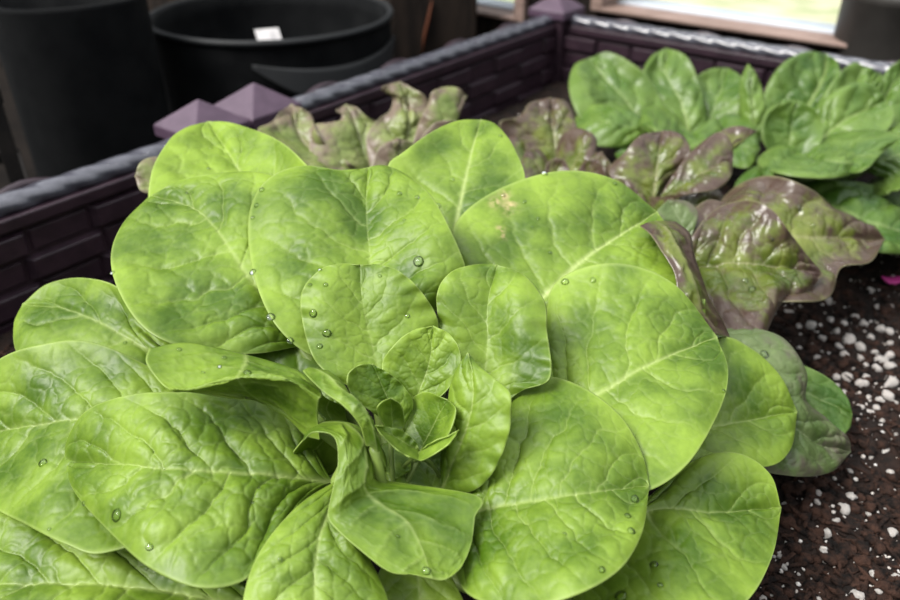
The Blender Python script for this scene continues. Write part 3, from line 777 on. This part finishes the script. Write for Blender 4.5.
# dark green lettuces in the far corner
c5 = np.array([0.255, 0.80, 0.015])
far1 = thing('green_lettuce', 'dark green lettuce with broad spoon leaves beside the far corner post', 'lettuce', (c5[0], c5[1], 0), 'dark green lettuces at the far wall')
crown_stem(far1, c5, .010, .002)
k = dict(parent=far1, crown=c5, mat='romaine')
rl(base=(660, 150, .84), tip=(590, 58, .86), left=[(620, 145), (582, 120), (569, 90), (574, 66)], right=[(668, 118), (650, 80), (630, 62), (608, 52)], mid=[(628, 105), (605, 78)], cup=.12, bend=.05, tc=-.05, A=.012, nvein=5, tone=.35, midw=.9, vm=.8, **k)
rl(base=(690, 150, .85), tip=(666, 48, .88), left=[(660, 120), (642, 82), (650, 58)], right=[(706, 120), (698, 80), (686, 56)], mid=[(682, 105), (666, 75)], cup=.12, bend=.05, tc=-.06, A=.012, nvein=5, tone=.3, midw=.9, vm=.8, **k)
rl(base=(700, 150, .86), tip=(728, 68, .89), left=[(692, 115), (690, 85), (708, 70)], right=[(735, 140), (748, 100), (742, 78)], cup=.12, bend=.06, tc=-.05, A=.012, nvein=5, tone=.2, **k)
rl(base=(680, 150, .80), tip=(573, 125, .78), left=[(640, 118), (605, 105), (582, 108)], right=[(650, 142), (615, 148), (580, 140)], mid=[(630, 128)], cup=-.12, bend=.16, tc=-.08, A=.014, nvein=5, tone=.35, **k)
rl(base=(690, 145, .79), tip=(640, 125, .755), left=[(672, 110), (645, 108)], right=[(690, 150), (660, 142)], cup=-.1, bend=.15, A=.014, nvein=5, tone=.35, **k)
rl(base=(690, 135, .78), tip=(712, 150, .74), left=[(665, 118), (662, 135), (685, 150)], right=[(715, 118), (722, 138)], cup=-.15, bend=.15, A=.014, nvein=5, tone=.3, **k)
rl(base=(680, 150, .79), tip=(615, 155, .76), left=[(640, 132), (618, 138)], right=[(660, 170), (630, 172)], cup=.05, bend=.06, A=.014, nvein=5, tone=-.5, **k)
rl(base=(705, 140, .80), tip=(760, 150, .76), left=[(725, 115), (752, 122)], right=[(720, 160), (748, 168)], cup=-.1, bend=.12, A=.014, nvein=5, tone=.0, **k)

c6 = np.array([0.365, 0.70, 0.015])
far2 = thing('green_lettuce', 'dark green lettuce with dense heart at the right edge, below the window', 'lettuce', (c6[0], c6[1], 0), 'dark green lettuces at the far wall')
crown_stem(far2, c6, .014, .03)
k = dict(parent=far2, crown=c6, mat='romaine')
rl(base=(775, 165, .80), tip=(826, 54, .84), left=[(765, 130), (764, 95), (780, 66), (805, 52)], right=[(800, 150), (828, 110), (840, 82), (838, 64)], mid=[(800, 120), (822, 80)], cup=.12, bend=.05, tc=-.04, A=.014, nvein=6, tone=-.3, midw=1.2, vm=.9, **k)
rl(base=(755, 150, .80), tip=(748, 64, .81), left=[(742, 125), (739, 95), (742, 76)], right=[(768, 125), (764, 95), (756, 74)], cup=-.15, bend=.03, A=.012, nvein=5, tone=.8, **k)
rl(base=(810, 160, .77), tip=(880, 74, .82), left=[(810, 120), (830, 85), (852, 63), (866, 68)], right=[(860, 140), (880, 105), (884, 84)], cup=.08, bend=.05, A=.014, nvein=6, tone=.4, wave=(.05, 1.4, .3), **k)
rl(base=(800, 165, .74), tip=(886, 100, .755), left=[(808, 125), (826, 98), (850, 84), (872, 84)], right=[(850, 150), (885, 132), (894, 114)], mid=[(835, 128)], cup=.15, bend=.03, tc=-.04, A=.014, nvein=5, tone=.45, midw=.9, vm=.7, **k)
rl(base=(785, 165, .72), tip=(796, 100, .725), left=[(765, 145), (764, 122), (776, 106)], right=[(815, 150), (824, 130), (815, 110)], cup=.25, bend=-.05, A=.012, nvein=5, tone=.3, **k)
rl(base=(785, 168, .74), tip=(786, 98, .745), left=[(762, 140), (766, 112)], right=[(815, 140), (808, 108)], cup=.15, A=.012, nvein=5, tone=.1, **k)
rl(base=(790, 175, .70), tip=(885, 150, .66), left=[(820, 140), (862, 130), (900, 135)], right=[(820, 170), (860, 172)], cup=-.05, bend=.12, A=.014, nvein=6, tone=.35, **k)
rl(base=(800, 165, .705), tip=(757, 168, .655), left=[(785, 146), (765, 152)], right=[(800, 178), (770, 180)], cup=-.10, bend=.14, A=.014, nvein=5, tone=.3, **k)
rl(base=(800, 160, .70), tip=(870, 168, .645), left=[(770, 150), (758, 165), (790, 176), (835, 178)], right=[(830, 142), (862, 150)], mid=[(820, 160)], cup=-.12, bend=.16, tc=-.08, A=.014, nvein=7, tone=.4, **k)
rl(base=(860, 170, .72), tip=(960, 130, .72), left=[(870, 140), (920, 118)], right=[(900, 180), (950, 165)], cup=.05, bend=.1, A=.014, nvein=6, tone=.3, **k)
rl(base=(850, 150, .76), tip=(910, 60, .80), left=[(868, 110), (884, 75), (898, 62)], right=[(900, 140), (930, 90), (925, 66)], cup=.1, bend=.04, A=.014, nvein=6, tone=.3, **k)
rl(base=(870, 200, .68), tip=(935, 178, .63), left=[(866, 186), (890, 172)], right=[(900, 188), (930, 188)], cup=.02, bend=.08, A=.010, nvein=5, tone=.9, **k)
rl(base=(790, 185, .68), tip=(960, 250, .65), left=[(840, 180), (910, 195), (950, 220)], right=[(800, 215), (850, 245), (905, 255)], mid=[(870, 222)], cup=.08, bend=.08, tc=-.05, A=.012, nvein=6, tone=-.15, **k)
rl(base=(780, 180, .69), tip=(740, 215, .64), left=[(760, 165), (735, 185)], right=[(800, 200), (775, 215)], cup=.05, bend=.06, A=.014, nvein=5, tone=-.5, **k)

# ------------------------------------------------------------------ water drops lying on the leaves
DROPS = [('A', 210, 148, 2.2), ('A', 208, 169, 1.6), ('B', 187, 194, 2), ('B', 193, 193, 2), ('B', 113, 274, 2.5),
         ('C', 262, 191, 3.2), ('C', 257, 205, 2.5), ('C', 253, 219, 2.5), ('C', 254, 273, 3.5), ('C', 399, 194, 2.4), ('C', 417, 198, 2.4), ('C', 418, 262, 5.2), ('C', 405, 220, 1.6), ('C', 271, 317, 4.5), ('C', 281, 349, 3.5),
         ('F', 438, 206, 3), ('F', 500, 137, 2), ('F', 452, 180, 2.4),
         ('G', 544, 174, 3), ('G', 538, 218, 2), ('G', 524, 202, 2.2), ('G', 550, 254, 2), ('G', 615, 184, 2.4), ('G', 503, 195, 2.2), ('G', 533, 228, 1.5),
         ('D', 313, 313, 4), ('D', 327, 333, 4.6), ('D', 320, 347, 3.2), ('D', 326, 285, 2.4), ('D', 380, 276, 2), ('D', 407, 316, 2.4), ('D', 310, 286, 2.2), ('D', 314, 262, 2),
         ('H', 565, 282, 4.2), ('H', 593, 281, 3), ('H', 723, 392, 2.4),
         ('J', 634, 499, 4.4), ('J', 627, 517, 3.4), ('J', 631, 532, 4.2), ('J', 602, 570, 4), ('J', 565, 535, 2),
         ('N', 622, 596, 6), ('N', 660, 586, 3), ('N', 655, 566, 4),
         ('R', 117, 515, 6), ('R', 150, 546, 4.5), ('R', 164, 468, 1.6), ('R', 253, 503, 2), ('R', 259, 489, 1.6), ('R', 84, 503, 2.4), ('S', 147, 569, 2.4), ('Q', 50, 530, 2), ('Q', 44, 463, 5),
         ('V', 247, 374, 4.2), ('V', 219, 367, 2.2), ('V', 180, 350, 2.4), ('V', 203, 373, 2), ('V', 224, 359, 2.4), ('T', 280, 560, 2.4), ('T', 275, 567, 1.8),
         ('M', 426, 571, 4.5), ('M', 398, 536, 2), ('P', 126, 343, 1.8),
         ('r1', 776, 250, 3.2), ('r1', 772, 239, 2.2), ('r1', 712, 256, 2.2), ('r1', 752, 290, 5), ('r1', 745, 282, 3), ('r2', 812, 226, 2.6), ('r2', 798, 208, 3), ('r4', 764, 355, 4)]
bm = bmesh.new()
bmesh.ops.create_icosphere(bm, subdivisions=3, radius=1.0)
for vv in bm.verts:
    vv.co.z = max(vv.co.z, -0.25) * 0.62
dropme = bpy.data.meshes.new('water_drop'); bm.to_mesh(dropme); bm.free()
for key, x, y, r in DROPS:
    o_, pr_, P_, n_ = LEAF_GRID[key]
    i = int(np.argmin((pr_[:, 0] - x) ** 2 + (pr_[:, 1] - y) ** 2))
    p, n = P_[i], n_[i]
    dep = (p - CAM)[1] * cp - (p - CAM)[2] * sp
    rad = r * dep / FPX
    z = Vector(n); q = z.to_track_quat('Z', 'Y')
    d = link('water_drop', dropme, M['water'], o_)
    d.location = p + n * (0.0003)
    d.rotation_euler = q.to_euler()
    d.scale = (rad, rad * random.uniform(.85, 1.15), rad)
# ------------------------------------------------------------------ potting soil in the bed
S0, S1, NR = -0.30, BACK_S, 0.27        # near wall, far wall, right wall


def soil_h(x, y):
    return 0.012 * fbm(x * 14, y * 14, 3) + 0.009 * fbm(x * 60, y * 60, 3) + 0.006 * np.abs(fbm(x * 170, y * 170, 3))


ns, nn_ = 560, 380
s_, n_ = np.meshgrid(np.linspace(S0 + .012, S1 - .012, ns), np.linspace(WALL_N + .014, NR - .014, nn_), indexing='ij')
sx, sy = T2[0] * s_ + N2[0] * n_, T2[1] * s_ + N2[1] * n_
SV = np.stack([sx, sy, soil_h(sx, sy) - .002], -1).reshape(-1, 3)
soil = link('potting_soil', np_mesh('potting_soil', SV, grid_faces(ns, nn_)), M['soil'])
tag(soil, 'dark brown potting soil filling the raised bed', 'soil', kind='stuff')


def lump_mesh(name, seed, sub, amp):
    bm = bmesh.new()
    bmesh.ops.create_icosphere(bm, subdivisions=sub, radius=1.0)
    sq = (random.uniform(.75, 1.3), random.uniform(.6, 1), random.uniform(.5, .8))
    for v in bm.verts:
        c = v.co.copy()
        f = 1 + amp * (fbm(np.array([c.x * 1.6 + seed]), np.array([c.y * 1.6 + c.z * 1.3 + seed]), 3)[0]) * 2
        v.co = Vector((c.x * sq[0], c.y * sq[1], c.z * sq[2])) * f
    me = bpy.data.meshes.new(name); bm.to_mesh(me)
    V = np.array([v.co for v in bm.verts]); F = np.array([[q.index for q in f.verts] for f in bm.faces])
    bm.free()
    return me, V, F


def ground(x, y):
    return float(soil_h(np.array([x]), np.array([y]))[0]) - .002


def scatter_mass(name, kinds, count, rmin, rmax, mat, power, region, label, cat, sink=.2, spread=.3):
    Vs, Fs, off = [], [], 0
    for _ in range(count):
        px, py = region()
        p = bed(random.uniform(S0, S1), random.uniform(WALL_N, NR), 0.0) if random.random() < spread else at_z(px, py, 0.0)
        s, n = p[:2] @ T2[:2], p[:2] @ N2[:2]
        if not (WALL_N + .03 < n < NR - .03 and S0 + .03 < s < S1 - .03):
            continue
        me, V, F = kinds[random.randrange(len(kinds))]
        r = rmin + (rmax - rmin) * random.random() ** power
        a = random.random() * 6.28
        R = np.array(Matrix.Rotation(a, 3, 'Z') @ Matrix.Rotation(random.uniform(-.5, .5), 3, 'X'))
        Vs.append((V * r) @ R.T + [p[0], p[1], ground(p[0], p[1]) + r * sink]); Fs.append(F + off); off += len(V)
    o = link(name, np_mesh(name, np.vstack(Vs), np.vstack(Fs)), mat)
    return tag(o, label, cat, kind='stuff')


def region_right():
    while True:
        x, y = random.uniform(600, 960), random.uniform(225, 640)
        if x > 690 - (y - 400) * .25:
            return x, y


def region_wide():
    return (random.uniform(-60, 130), random.uniform(290, 360)) if random.random() < .12 else region_right()


crumbs = [lump_mesh('crumb', k * 3.1, 2, .7) for k in range(6)]
for q in range(3):
    V_ = crumbs[q][1]; crumbs.append((None, V_ * np.array([2.4, .45, .4]), crumbs[q][2]))
scatter_mass('soil_crumbs', crumbs, 9500, .0005, .0050, M['crumb'], 3.0, region_wide, 'loose bark crumbs and fibres lying on the potting soil', 'soil crumbs', .25)
fine = [lump_mesh('grain', k * 2.3 + 50, 1, .4) for k in range(4)]
scatter_mass('perlite_grains', fine, 1700, .0004, .0015, M['perlite'], 1.6, region_right, 'fine white perlite grains sprinkled through the dark potting soil', 'perlite', .3)
big = [lump_mesh('perlite_granule', k * 4.7 + 90, 3, .45)[0] for k in range(8)]
PG = [(803, 283, 5), (812, 322, 7), (800, 322, 5), (832, 315, 6), (845, 320, 6), (856, 312, 6), (866, 318, 7), (883, 322, 6), (892, 325, 6), (850, 336, 11), (862, 341, 8), (842, 340, 6),
      (846, 350, 6), (862, 352, 5), (877, 345, 5), (884, 352, 7), (892, 348, 7), (818, 355, 5), (850, 373, 8), (838, 372, 6), (880, 362, 7), (868, 368, 7), (893, 357, 8), (862, 383, 7),
      (893, 378, 9), (890, 392, 9), (882, 397, 6), (838, 380, 4), (846, 389, 5), (862, 404, 5), (878, 406, 5), (872, 412, 5), (845, 392, 4), (895, 400, 6),
      (850, 467, 5), (849, 477, 5), (843, 482, 3), (802, 480, 7), (791, 497, 6), (803, 496, 4), (820, 490, 5), (818, 500, 4), (846, 505, 9), (852, 494, 7), (837, 518, 6), (828, 530, 8), (824, 549, 5),
      (826, 557, 4), (834, 553, 3), (785, 563, 5), (822, 587, 7), (845, 594, 6), (858, 593, 8), (874, 573, 5), (869, 549, 4), (895, 526, 8), (897, 481, 5), (893, 467, 5), (886, 449, 4), (888, 503, 4), (871, 508, 4), (856, 526, 3),
      (780, 546, 4), (774, 552, 4), (782, 550, 4), (770, 558, 3), (764, 597, 5), (772, 594, 4), (880, 588, 5), (898, 575, 6), (820, 595, 4), (795, 585, 3), (800, 570, 2.5), (893, 300, 5), (872, 285, 5), (880, 300, 4), (830, 297, 6), (790, 306, 5),
      (812, 342, 4), (824, 333, 5), (838, 328, 5), (874, 330, 5), (800, 345, 4), (893, 335, 4), (868, 358, 4), (856, 362, 3), (870, 392, 4), (858, 418, 3), (883, 420, 4), (866, 430, 3), (895, 437, 3), (872, 455, 3), (880, 470, 3)]
for (x, y, r) in PG:
    p = at_z(x, y, 0.003)
    d = (p - CAM)[1] * cp - (p - CAM)[2] * sp
    o = link('perlite_granule', random.choice(big), M['perlite'])
    rr = r * 0.82 * d / FPX
    o.location = (p[0], p[1], ground(p[0], p[1]) + rr * .3)
    o.rotation_euler = (random.uniform(-.4, .4), random.uniform(-.4, .4), random.random() * 6.28)
    o.scale = (rr * random.uniform(.9, 1.15), rr * random.uniform(.8, 1.05), rr)
    tag(o, 'chunky white perlite granule lying on the dark potting soil', 'perlite granule', 'perlite granules on the soil')
p = at_z(893, 275, 0.004)
bm = bmesh.new(); bmesh.ops.create_icosphere(bm, subdivisions=3, radius=1)
for v in bm.verts: v.co = Vector((v.co.x * .009, v.co.y * .005, v.co.z * .0022 + .004 * v.co.x ** 2))
me = bpy.data.meshes.new('fallen_petal'); bm.to_mesh(me); bm.free()
o = link('fallen_petal', me, M['pink']); o.location = (p[0], p[1], ground(p[0], p[1]) + .003)
tag(o, 'tiny magenta petal on the soil at the right edge', 'petal')

# ------------------------------------------------------------------ raised bed: walls, rails, posts
RIM = 0.080
garden = thing('raised_garden_bed', 'dark purple plastic wicker raised garden bed with braided rails and pyramid post caps', 'garden bed', tuple(bed(.3, WALL_N, -.16)))


def wall(a, b, f, name='wall_panel'):
    """woven panel from a to b along its axis; f(x along, y out of the inner face, z)"""
    mb = MB(f)
    mb.box(a, b, -.022, 0, -.16, RIM - .012)
    rows, bl_, hh = 10, .056, .0215
    for r in range(rows):
        z0 = RIM - .016 - (r + 1) * hh
        x = a - (r % 2) * bl_
        while x < b - .002:
            x0, x1 = max(x, a), min(x + bl_ * 1.12, b)
            if x1 - x0 > .012:
                mb.box(x0, x1, 0, .0062, z0 + .0012, z0 + hh - .0012, .0045)
                mb.box(x0, x1, -.022, -.027, z0 + .0012, z0 + hh - .0012, .004)
            xb0, xb1 = max(x + bl_ * 1.14, a), min(x + bl_ * 1.98, b)
            if xb1 - xb0 > .012:
                mb.box(xb0, xb1, 0, .0022, z0 + .002, z0 + hh - .002, .002)
            x += 2 * bl_
    return mb.build(name, M['plastic'], garden, False, .0008)


def rail(a, b, f, strands=3, pitch=.042):
    """braided rail with a plain lip below its inner edge"""
    mb = MB(f)
    mb.box(a, b, -.024, .006, RIM - .014, RIM - .004)
    lip = mb.build('rail_lip', M['plastic'], garden, False, .0015)
    n = int((b - a) / .0012); m = 28
    xs = np.linspace(a, b, n)[:, None]; th = np.linspace(0, 2 * math.pi, m, endpoint=False)[None, :]
    r = .0085 * (1 + .15 * np.abs(np.sin(strands / 2 * (th + 2 * math.pi * xs / (pitch * strands / 1.5)))) - .08)
    X = np.broadcast_to(xs, r.shape); Y = -.009 + 1.15 * r * np.cos(th); Z = RIM + .0005 + .85 * r * np.sin(th)
    V = np.array([f(x, y, z) for x, y, z in zip(X.ravel(), Y.ravel(), Z.ravel())])
    i = np.arange(n - 1)[:, None] * m; j = np.arange(m)[None, :]
    F = np.stack([i + j, i + (j + 1) % m, i + m + (j + 1) % m, i + m + j], -1).reshape(-1, 4)
    o = link('braided_rail', np_mesh('braided_rail', V, F), M['rail'], garden)
    x = a + .03     # wicker loops bulging behind the rail
    while x < b - .08:
        mb = MB(f)
        q = [(x + .075 * t, -.0215 - .003 * math.sin(math.pi * t), RIM - .008 + .012 * math.sin(math.pi * t)) for t in np.linspace(0, 1, 9)]
        mb.tube([f(*c) for c in q], .004, 8)
        mb.build('wicker_loop', M['plastic'], garden, True)
        x += .11
    return o


fl = lambda x, y, z: bed(x, WALL_N + y, z)                 # left wall
fb = lambda x, y, z: bed(BACK_S - y, x, z)                 # far wall
fr = lambda x, y, z: bed(x, NR - y, z)                     # right wall
fn = lambda x, y, z: bed(S0 + y, x, z)                     # near wall


def s_on_wall(px, py, z):
    p = at_z(px, py, z)
    return float(p[:2] @ T2[:2])


PW = .058
capz = RIM + .012
sA = s_on_wall(186, 112, capz + .006); sB = sA + PW + .002
sA, sB = sA, sB


def post(s, n, w=PW, top=RIM + .004):
    c = lambda x, y, z: bed(s + x, n + y, z)
    mb = MB(c)
    h = w / 2 * .86
    mb.box(-h, h, -h, h, -.16, top)
    p = mb.build('corner_post', M['plastic'], garden, False, .002)
    bm = bmesh.new(); k = w / 2
    lo = [bm.verts.new(c(x * k, y * k, top - .001)) for x, y in ((-1, -1), (1, -1), (1, 1), (-1, 1))]
    hi = [bm.verts.new(c(x * k, y * k, top + .009)) for x, y in ((-1, -1), (1, -1), (1, 1), (-1, 1))]
    ap = bm.verts.new(c(0, 0, top + .009 + w * .36))
    bm.faces.new(lo[::-1])
    for i in range(4):
        bm.faces.new((lo[i], lo[(i + 1) % 4], hi[(i + 1) % 4], hi[i])); bm.faces.new((hi[i], hi[(i + 1) % 4], ap))
    bmesh.ops.recalc_face_normals(bm, faces=bm.faces)
    me = bpy.data.meshes.new('post_cap'); bm.to_mesh(me); bm.free()
    q = link('post_cap', me, M['cap'], p, False)
    b = q.modifiers.new('bevel', 'BEVEL'); b.width = .0012; b.segments = 2
    return p


pn = WALL_N - .010
post(sA, pn); post(sB, pn)
post(BACK_S + .010, pn, .056, RIM + .004)
post(BACK_S + .010, NR + .010, .056, RIM + .004)
post(S0 - .010, pn); post(S0 - .010, NR + .010)
wall(S0, sA - PW / 2 + .004, fl); rail(S0 + .02, sA - PW / 2, fl)
wall(sB + PW / 2 - .004, BACK_S, fl); rail(sB + PW / 2, BACK_S - .015, fl)
wall(WALL_N, NR, fb); rail(WALL_N + .02, NR - .015, fb)
wall(S0, BACK_S, fr); rail(S0 + .02, BACK_S - .02, fr)
wall(WALL_N, NR, fn); rail(WALL_N + .02, NR - .02, fn)

# ------------------------------------------------------------------ room: floor, window wall, low wall
FZ = -0.16
WS = 1.10       # inner face of the window wall


def slab(name, mat, s0, s1, n0, n1, z0, z1, kind='structure', parent=None, bevel=0.0):
    mb = MB(bedf); mb.box(s0, s1, n0, n1, z0, z1)
    o = mb.build(name, mat, parent, False, bevel)
    if kind and not parent: o['kind'] = kind
    return o


slab('floor', M['floor'], -1.5, WS + .12, -3.6, 1.6, FZ - .05, FZ)
slab('ground_outside', M['lawn'], WS + .12, 14, -9, 9, FZ - .30, FZ - .22)


def n_at(px, py, z=None, s=None):
    """bed coordinates where the sight line to a photo point meets the window wall"""
    r = ray((px, py))[0]
    d = s / (r @ T2)
    p = CAM + r * d
    return float(p @ N2), float(p[2]), d


nL, zL, dL = n_at(600, 19, s=WS)
nR_, zR, dR = n_at(836, 48, s=WS)
zw = (zL + zR) / 2 + .012
# the wall below and beside the window, in pieces round the openings
n2a, _, _ = n_at(290, 0, s=WS); n2b, _, _ = n_at(527, 24, s=WS); _, z2, _ = n_at(500, 21, s=WS)
z2 += .010
slab('wall_back', M['wood_dark'], WS, WS + .08, n2b, 1.5, FZ, zw - .004)
slab('wall_back_low', M['wood_dark'], WS, WS + .08, n2a, n2b, FZ, z2 - .004)
slab('wall_back_pier', M['wood_dark'], WS, WS + .08, n2b, nL - .012, FZ, 1.2)
slab('wall_back_end', M['wood_dark'], WS, WS + .08, -3.5, n2a, FZ, 1.2)
slab('wall_back_right', M['wood_dark'], WS, WS + .08, 1.1, 1.5, FZ, 1.2)


def window(name, n0, n1, z0, z1):
    w = .012
    mb = MB(bedf)
    for a, b, c, d in ((n0, n1, z0 - .004, z0 + .002), (n0, n1, z1 - w, z1), (n0 - .012, n0 + w * .6, z0 - .004, z1), (n1 - w * .6, n1 + .012, z0 - .004, z1)):
        mb.box(WS - .012, WS + .07, a, b, c, d)
    f = mb.build(name, M['frame'], None, False, .002); f['kind'] = 'structure'
    mb = MB(bedf); mb.box(WS + .030, WS + .075, n0 + .01, n1 - .01, z0 - .002, z0 + .006)
    mb.build('window_sill', M['white'], f, False, .002)
    mb = MB(bedf); mb.box(WS + .040, WS + .044, n0, n1, z0, z1); mb.build('window_pane', M['glass'], f)
    return f


window('window_1', nL, 1.09, zw, 1.2)
window('window_2', n2a + .012, n2b - .012, z2, 1.2)
# ------------------------------------------------------------------ pots and clutter outside the bed
# wide round grow pot
pc = CAM + ray((272, 14))[0] * 1.02
rc = 118 / FPX * 1.02
pot = thing('round_grow_pot', 'wide round black grow pot with open top and side handle, behind the pyramid caps', 'plant pot', (pc[0], pc[1], FZ))
zt = pc[2]
mb = MB(); mb.lathe([(rc * .93, FZ), (rc * .97, FZ + .10), (rc, zt - .004), (rc, zt), (rc - .006, zt), (rc * .96, zt - .02), (rc * .94, zt - .16), (.001, zt - .16)], (pc[0], pc[1]), 72, wob=.006)
mb.build('body', M['black_fabric'], pot, True)
mb = MB(); ring = [(pc[0] + rc * 1.005 * math.cos(t), pc[1] + rc * 1.005 * math.sin(t), zt) for t in np.linspace(0, 2 * math.pi, 73)]
mb.tube(ring, .0042, 8, caps=False); mb.build('rolled_rim', M['pot_lip'], pot, True)
mb = MB(); mb.lathe([(.001, zt - .158), (rc * .9, zt - .158), (rc * .935, zt - .150), (.002, zt - .146)], (pc[0], pc[1]), 40); mb.build('pot_soil', M['pot_soil'], pot, True)
# sewn handle flap
a0, a1 = math.radians(-88), math.radians(-8)
V, F = [], []
nu_, nv_ = 31, 9
for j in range(nv_):
    for i in range(nu_):
        u = i / (nu_ - 1); v = j / (nv_ - 1)
        a = a0 + (a1 - a0) * u
        droop = math.sin(math.pi * min(1, u * 1.02))
        rr = rc * 1.005 + .004 + .014 * droop * (.3 + .7 * v)
        V.append((pc[0] + rr * math.cos(a), pc[1] + rr * math.sin(a), zt - .022 - .010 * droop - (.004 + .040 * droop) * v))
o = link('handle', np_mesh('handle', V, grid_faces(nv_, nu_)), M['pot_lip'], pot)
sd = o.modifiers.new('thickness', 'SOLIDIFY'); sd.thickness = .004
# plant label in the pot
lc = CAM + ray((271, 40))[0] * .955
tagt = thing('plant_label', 'small white plant label standing inside the wide round black pot', 'plant label', tuple(lc))
u_ = np.array([.95, .30, 0]); w_ = np.array([-.25, .30, .9]); nn3 = np.cross(u_, w_); nn3 /= np.linalg.norm(nn3)
fc = lambda x, y, z: lc + u_ * x + w_ * z + nn3 * y
mb = MB(fc); mb.box(-.016, .013, -.0005, .0005, -.022, .014); mb.build('card', M['card'], tagt)
mb = MB(fc); mb.box(-.005, .003, .0004, .0020, -.20, .012); mb.build('stake', M['card'], tagt)

# tall pot on the left
pc2 = CAM + ray((66, -6))[0] * .84
r2 = 76 / FPX * .84
pot2 = thing('tall_grow_pot', 'tall black fabric grow pot left of the wide round pot', 'plant pot', (pc2[0], pc2[1], FZ))
z2t = pc2[2]
mb = MB(); mb.lathe([(r2 * 1.0, FZ), (r2 * 1.0, FZ + .12), (r2, z2t - .004), (r2, z2t), (r2 - .006, z2t), (r2 * .95, z2t - .03), (.001, z2t - .04)], (pc2[0], pc2[1]), 72, sq=.035, wob=.008)
mb.build('body', M['black_fabric'], pot2, True)
mb = MB(); mb.lathe([(.001, z2t - .038), (r2 * .9, z2t - .038), (r2 * .92, z2t - .03), (.002, z2t - .026)], (pc2[0], pc2[1]), 40); mb.build('pot_soil', M['pot_soil'], pot2, True)

# crate at the far left
cc = CAM + ray((-42, 120))[0] * .66
crate = thing('slatted_crate', 'grey-brown slatted crate standing at the left edge before the tall black pot', 'crate', (cc[0], cc[1], FZ))
ca = math.radians(30)
fx = lambda x, y, z: np.array([cc[0] + x * math.cos(ca) - y * math.sin(ca), cc[1] + x * math.sin(ca) + y * math.cos(ca), z])
top = .135
for (x, y) in ((-.03, -.05), (.03, -.05), (.03, .05), (-.03, .05)):
    mb = MB(fx); mb.box(x - .006, x + .006, y - .006, y + .006, FZ, top); mb.build('post', M['crate'], crate, False, .001)
def slat(*c):
    m_ = MB(fx); m_.box(*c); m_.build('slat', M['crate'], crate, False, .0008)


for z in (FZ + .01, FZ + .05, FZ + .09, .035, .122):
    for y in (-.058, .054): slat(-.036, .036, y, y + .004, z, z + .012)
    for x in (-.038, .034): slat(x, x + .004, -.056, .056, z, z + .012)
slat(-.03, .03, -.05, .05, .01, .014)

# timber stump with a rusty streak, beyond the round pot
tc_ = CAM + ray((436, 40))[0] * 1.24
tb = thing('timber_post', 'thick dark brown timber post with a rusty streak behind the left rail', 'post', (tc_[0], tc_[1], FZ))
ca2 = math.radians(8)
ft = lambda x, y, z: np.array([tc_[0] + x * math.cos(ca2) - y * math.sin(ca2), tc_[1] + x * math.sin(ca2) + y * math.cos(ca2), z])
mb = MB(ft); mb.box(-.072, .066, -.0, .13, FZ, .75); mb.build('timber', M['wood_dark'], tb, False, .004)
mb = MB(ft); mb.tube([ft(-.022, -.001, -.01), ft(-.018, -.002, .02), ft(-.012, -.002, .045), ft(-.006, -.001, .07)], [.006, .009, .007, .003], 8, .3); mb.build('rusty_streak', M['rust'], tb, True)

# grey pot by the window, on the right
rz = 0.0
g0 = bed(BACK_S + .075, 0, 0)
gp = CAM + ray((905, 10))[0] * .97
gr = .074
potg = thing('grey_plant_pot', 'dark grey plant pot with a brown rim at the right end of the window', 'plant pot', (gp[0], gp[1], FZ))
zt3 = gp[2] + .03
mb = MB(); mb.lathe([(gr * .97, FZ), (gr * .98, -.02), (gr, zt3 - .018), (gr * 1.02, zt3 - .016), (gr * 1.02, zt3), (gr * .98, zt3), (gr * .96, zt3 - .02), (.001, zt3 - .025)], (gp[0], gp[1]), 56)
mb.build('body', M['grey_plastic'], potg, True)
mb = MB(); mb.lathe([(.001, zt3 - .024), (gr * .93, zt3 - .024), (gr * .95, zt3 - .012), (.002, zt3 - .008)], (gp[0], gp[1]), 40); mb.build('pot_soil', M['terracotta'], potg, True)

# ------------------------------------------------------------------ daylight
w = bpy.data.worlds.new('overcast_sky'); scene.world = w
nt = nodes_of(w)
tcw = N(nt, 'ShaderNodeTexCoord'); sep = N(nt, 'ShaderNodeSeparateXYZ')
nt.links.new(tcw.outputs['Generated'], sep.inputs[0])
g = mrange(nt, sep.outputs['Z'], .05, .85)
bgc = mixc(nt, g, (.06, .063, .066), (.92, .95, .98))
bg = N(nt, 'ShaderNodeBackground', Strength=1.0)
nt.links.new(bgc, bg.inputs[0])
ow = N(nt, 'ShaderNodeOutputWorld'); nt.links.new(bg.outputs[0], ow.inputs[0])
sun_d = bpy.data.lights.new('sun', 'SUN'); sun_d.energy = 3.3; sun_d.angle = math.radians(28); sun_d.color = (1, .97, .92)
sun = bpy.data.objects.new('sun', sun_d); COL.objects.link(sun)
dirv = Vector((0.56, 0.24, -0.79))          # light travels this way: from the upper left, a little behind the camera
sun.rotation_euler = dirv.to_track_quat('-Z', 'Y').to_euler()
sun.location = (-1, -.5, 2.5)

scene.view_settings.view_transform = 'Standard'
scene.view_settings.look = 'None'
scene.view_settings.exposure = 0.80
scene.view_settings.gamma = 1.0
scene.view_settings.use_curve_mapping = False
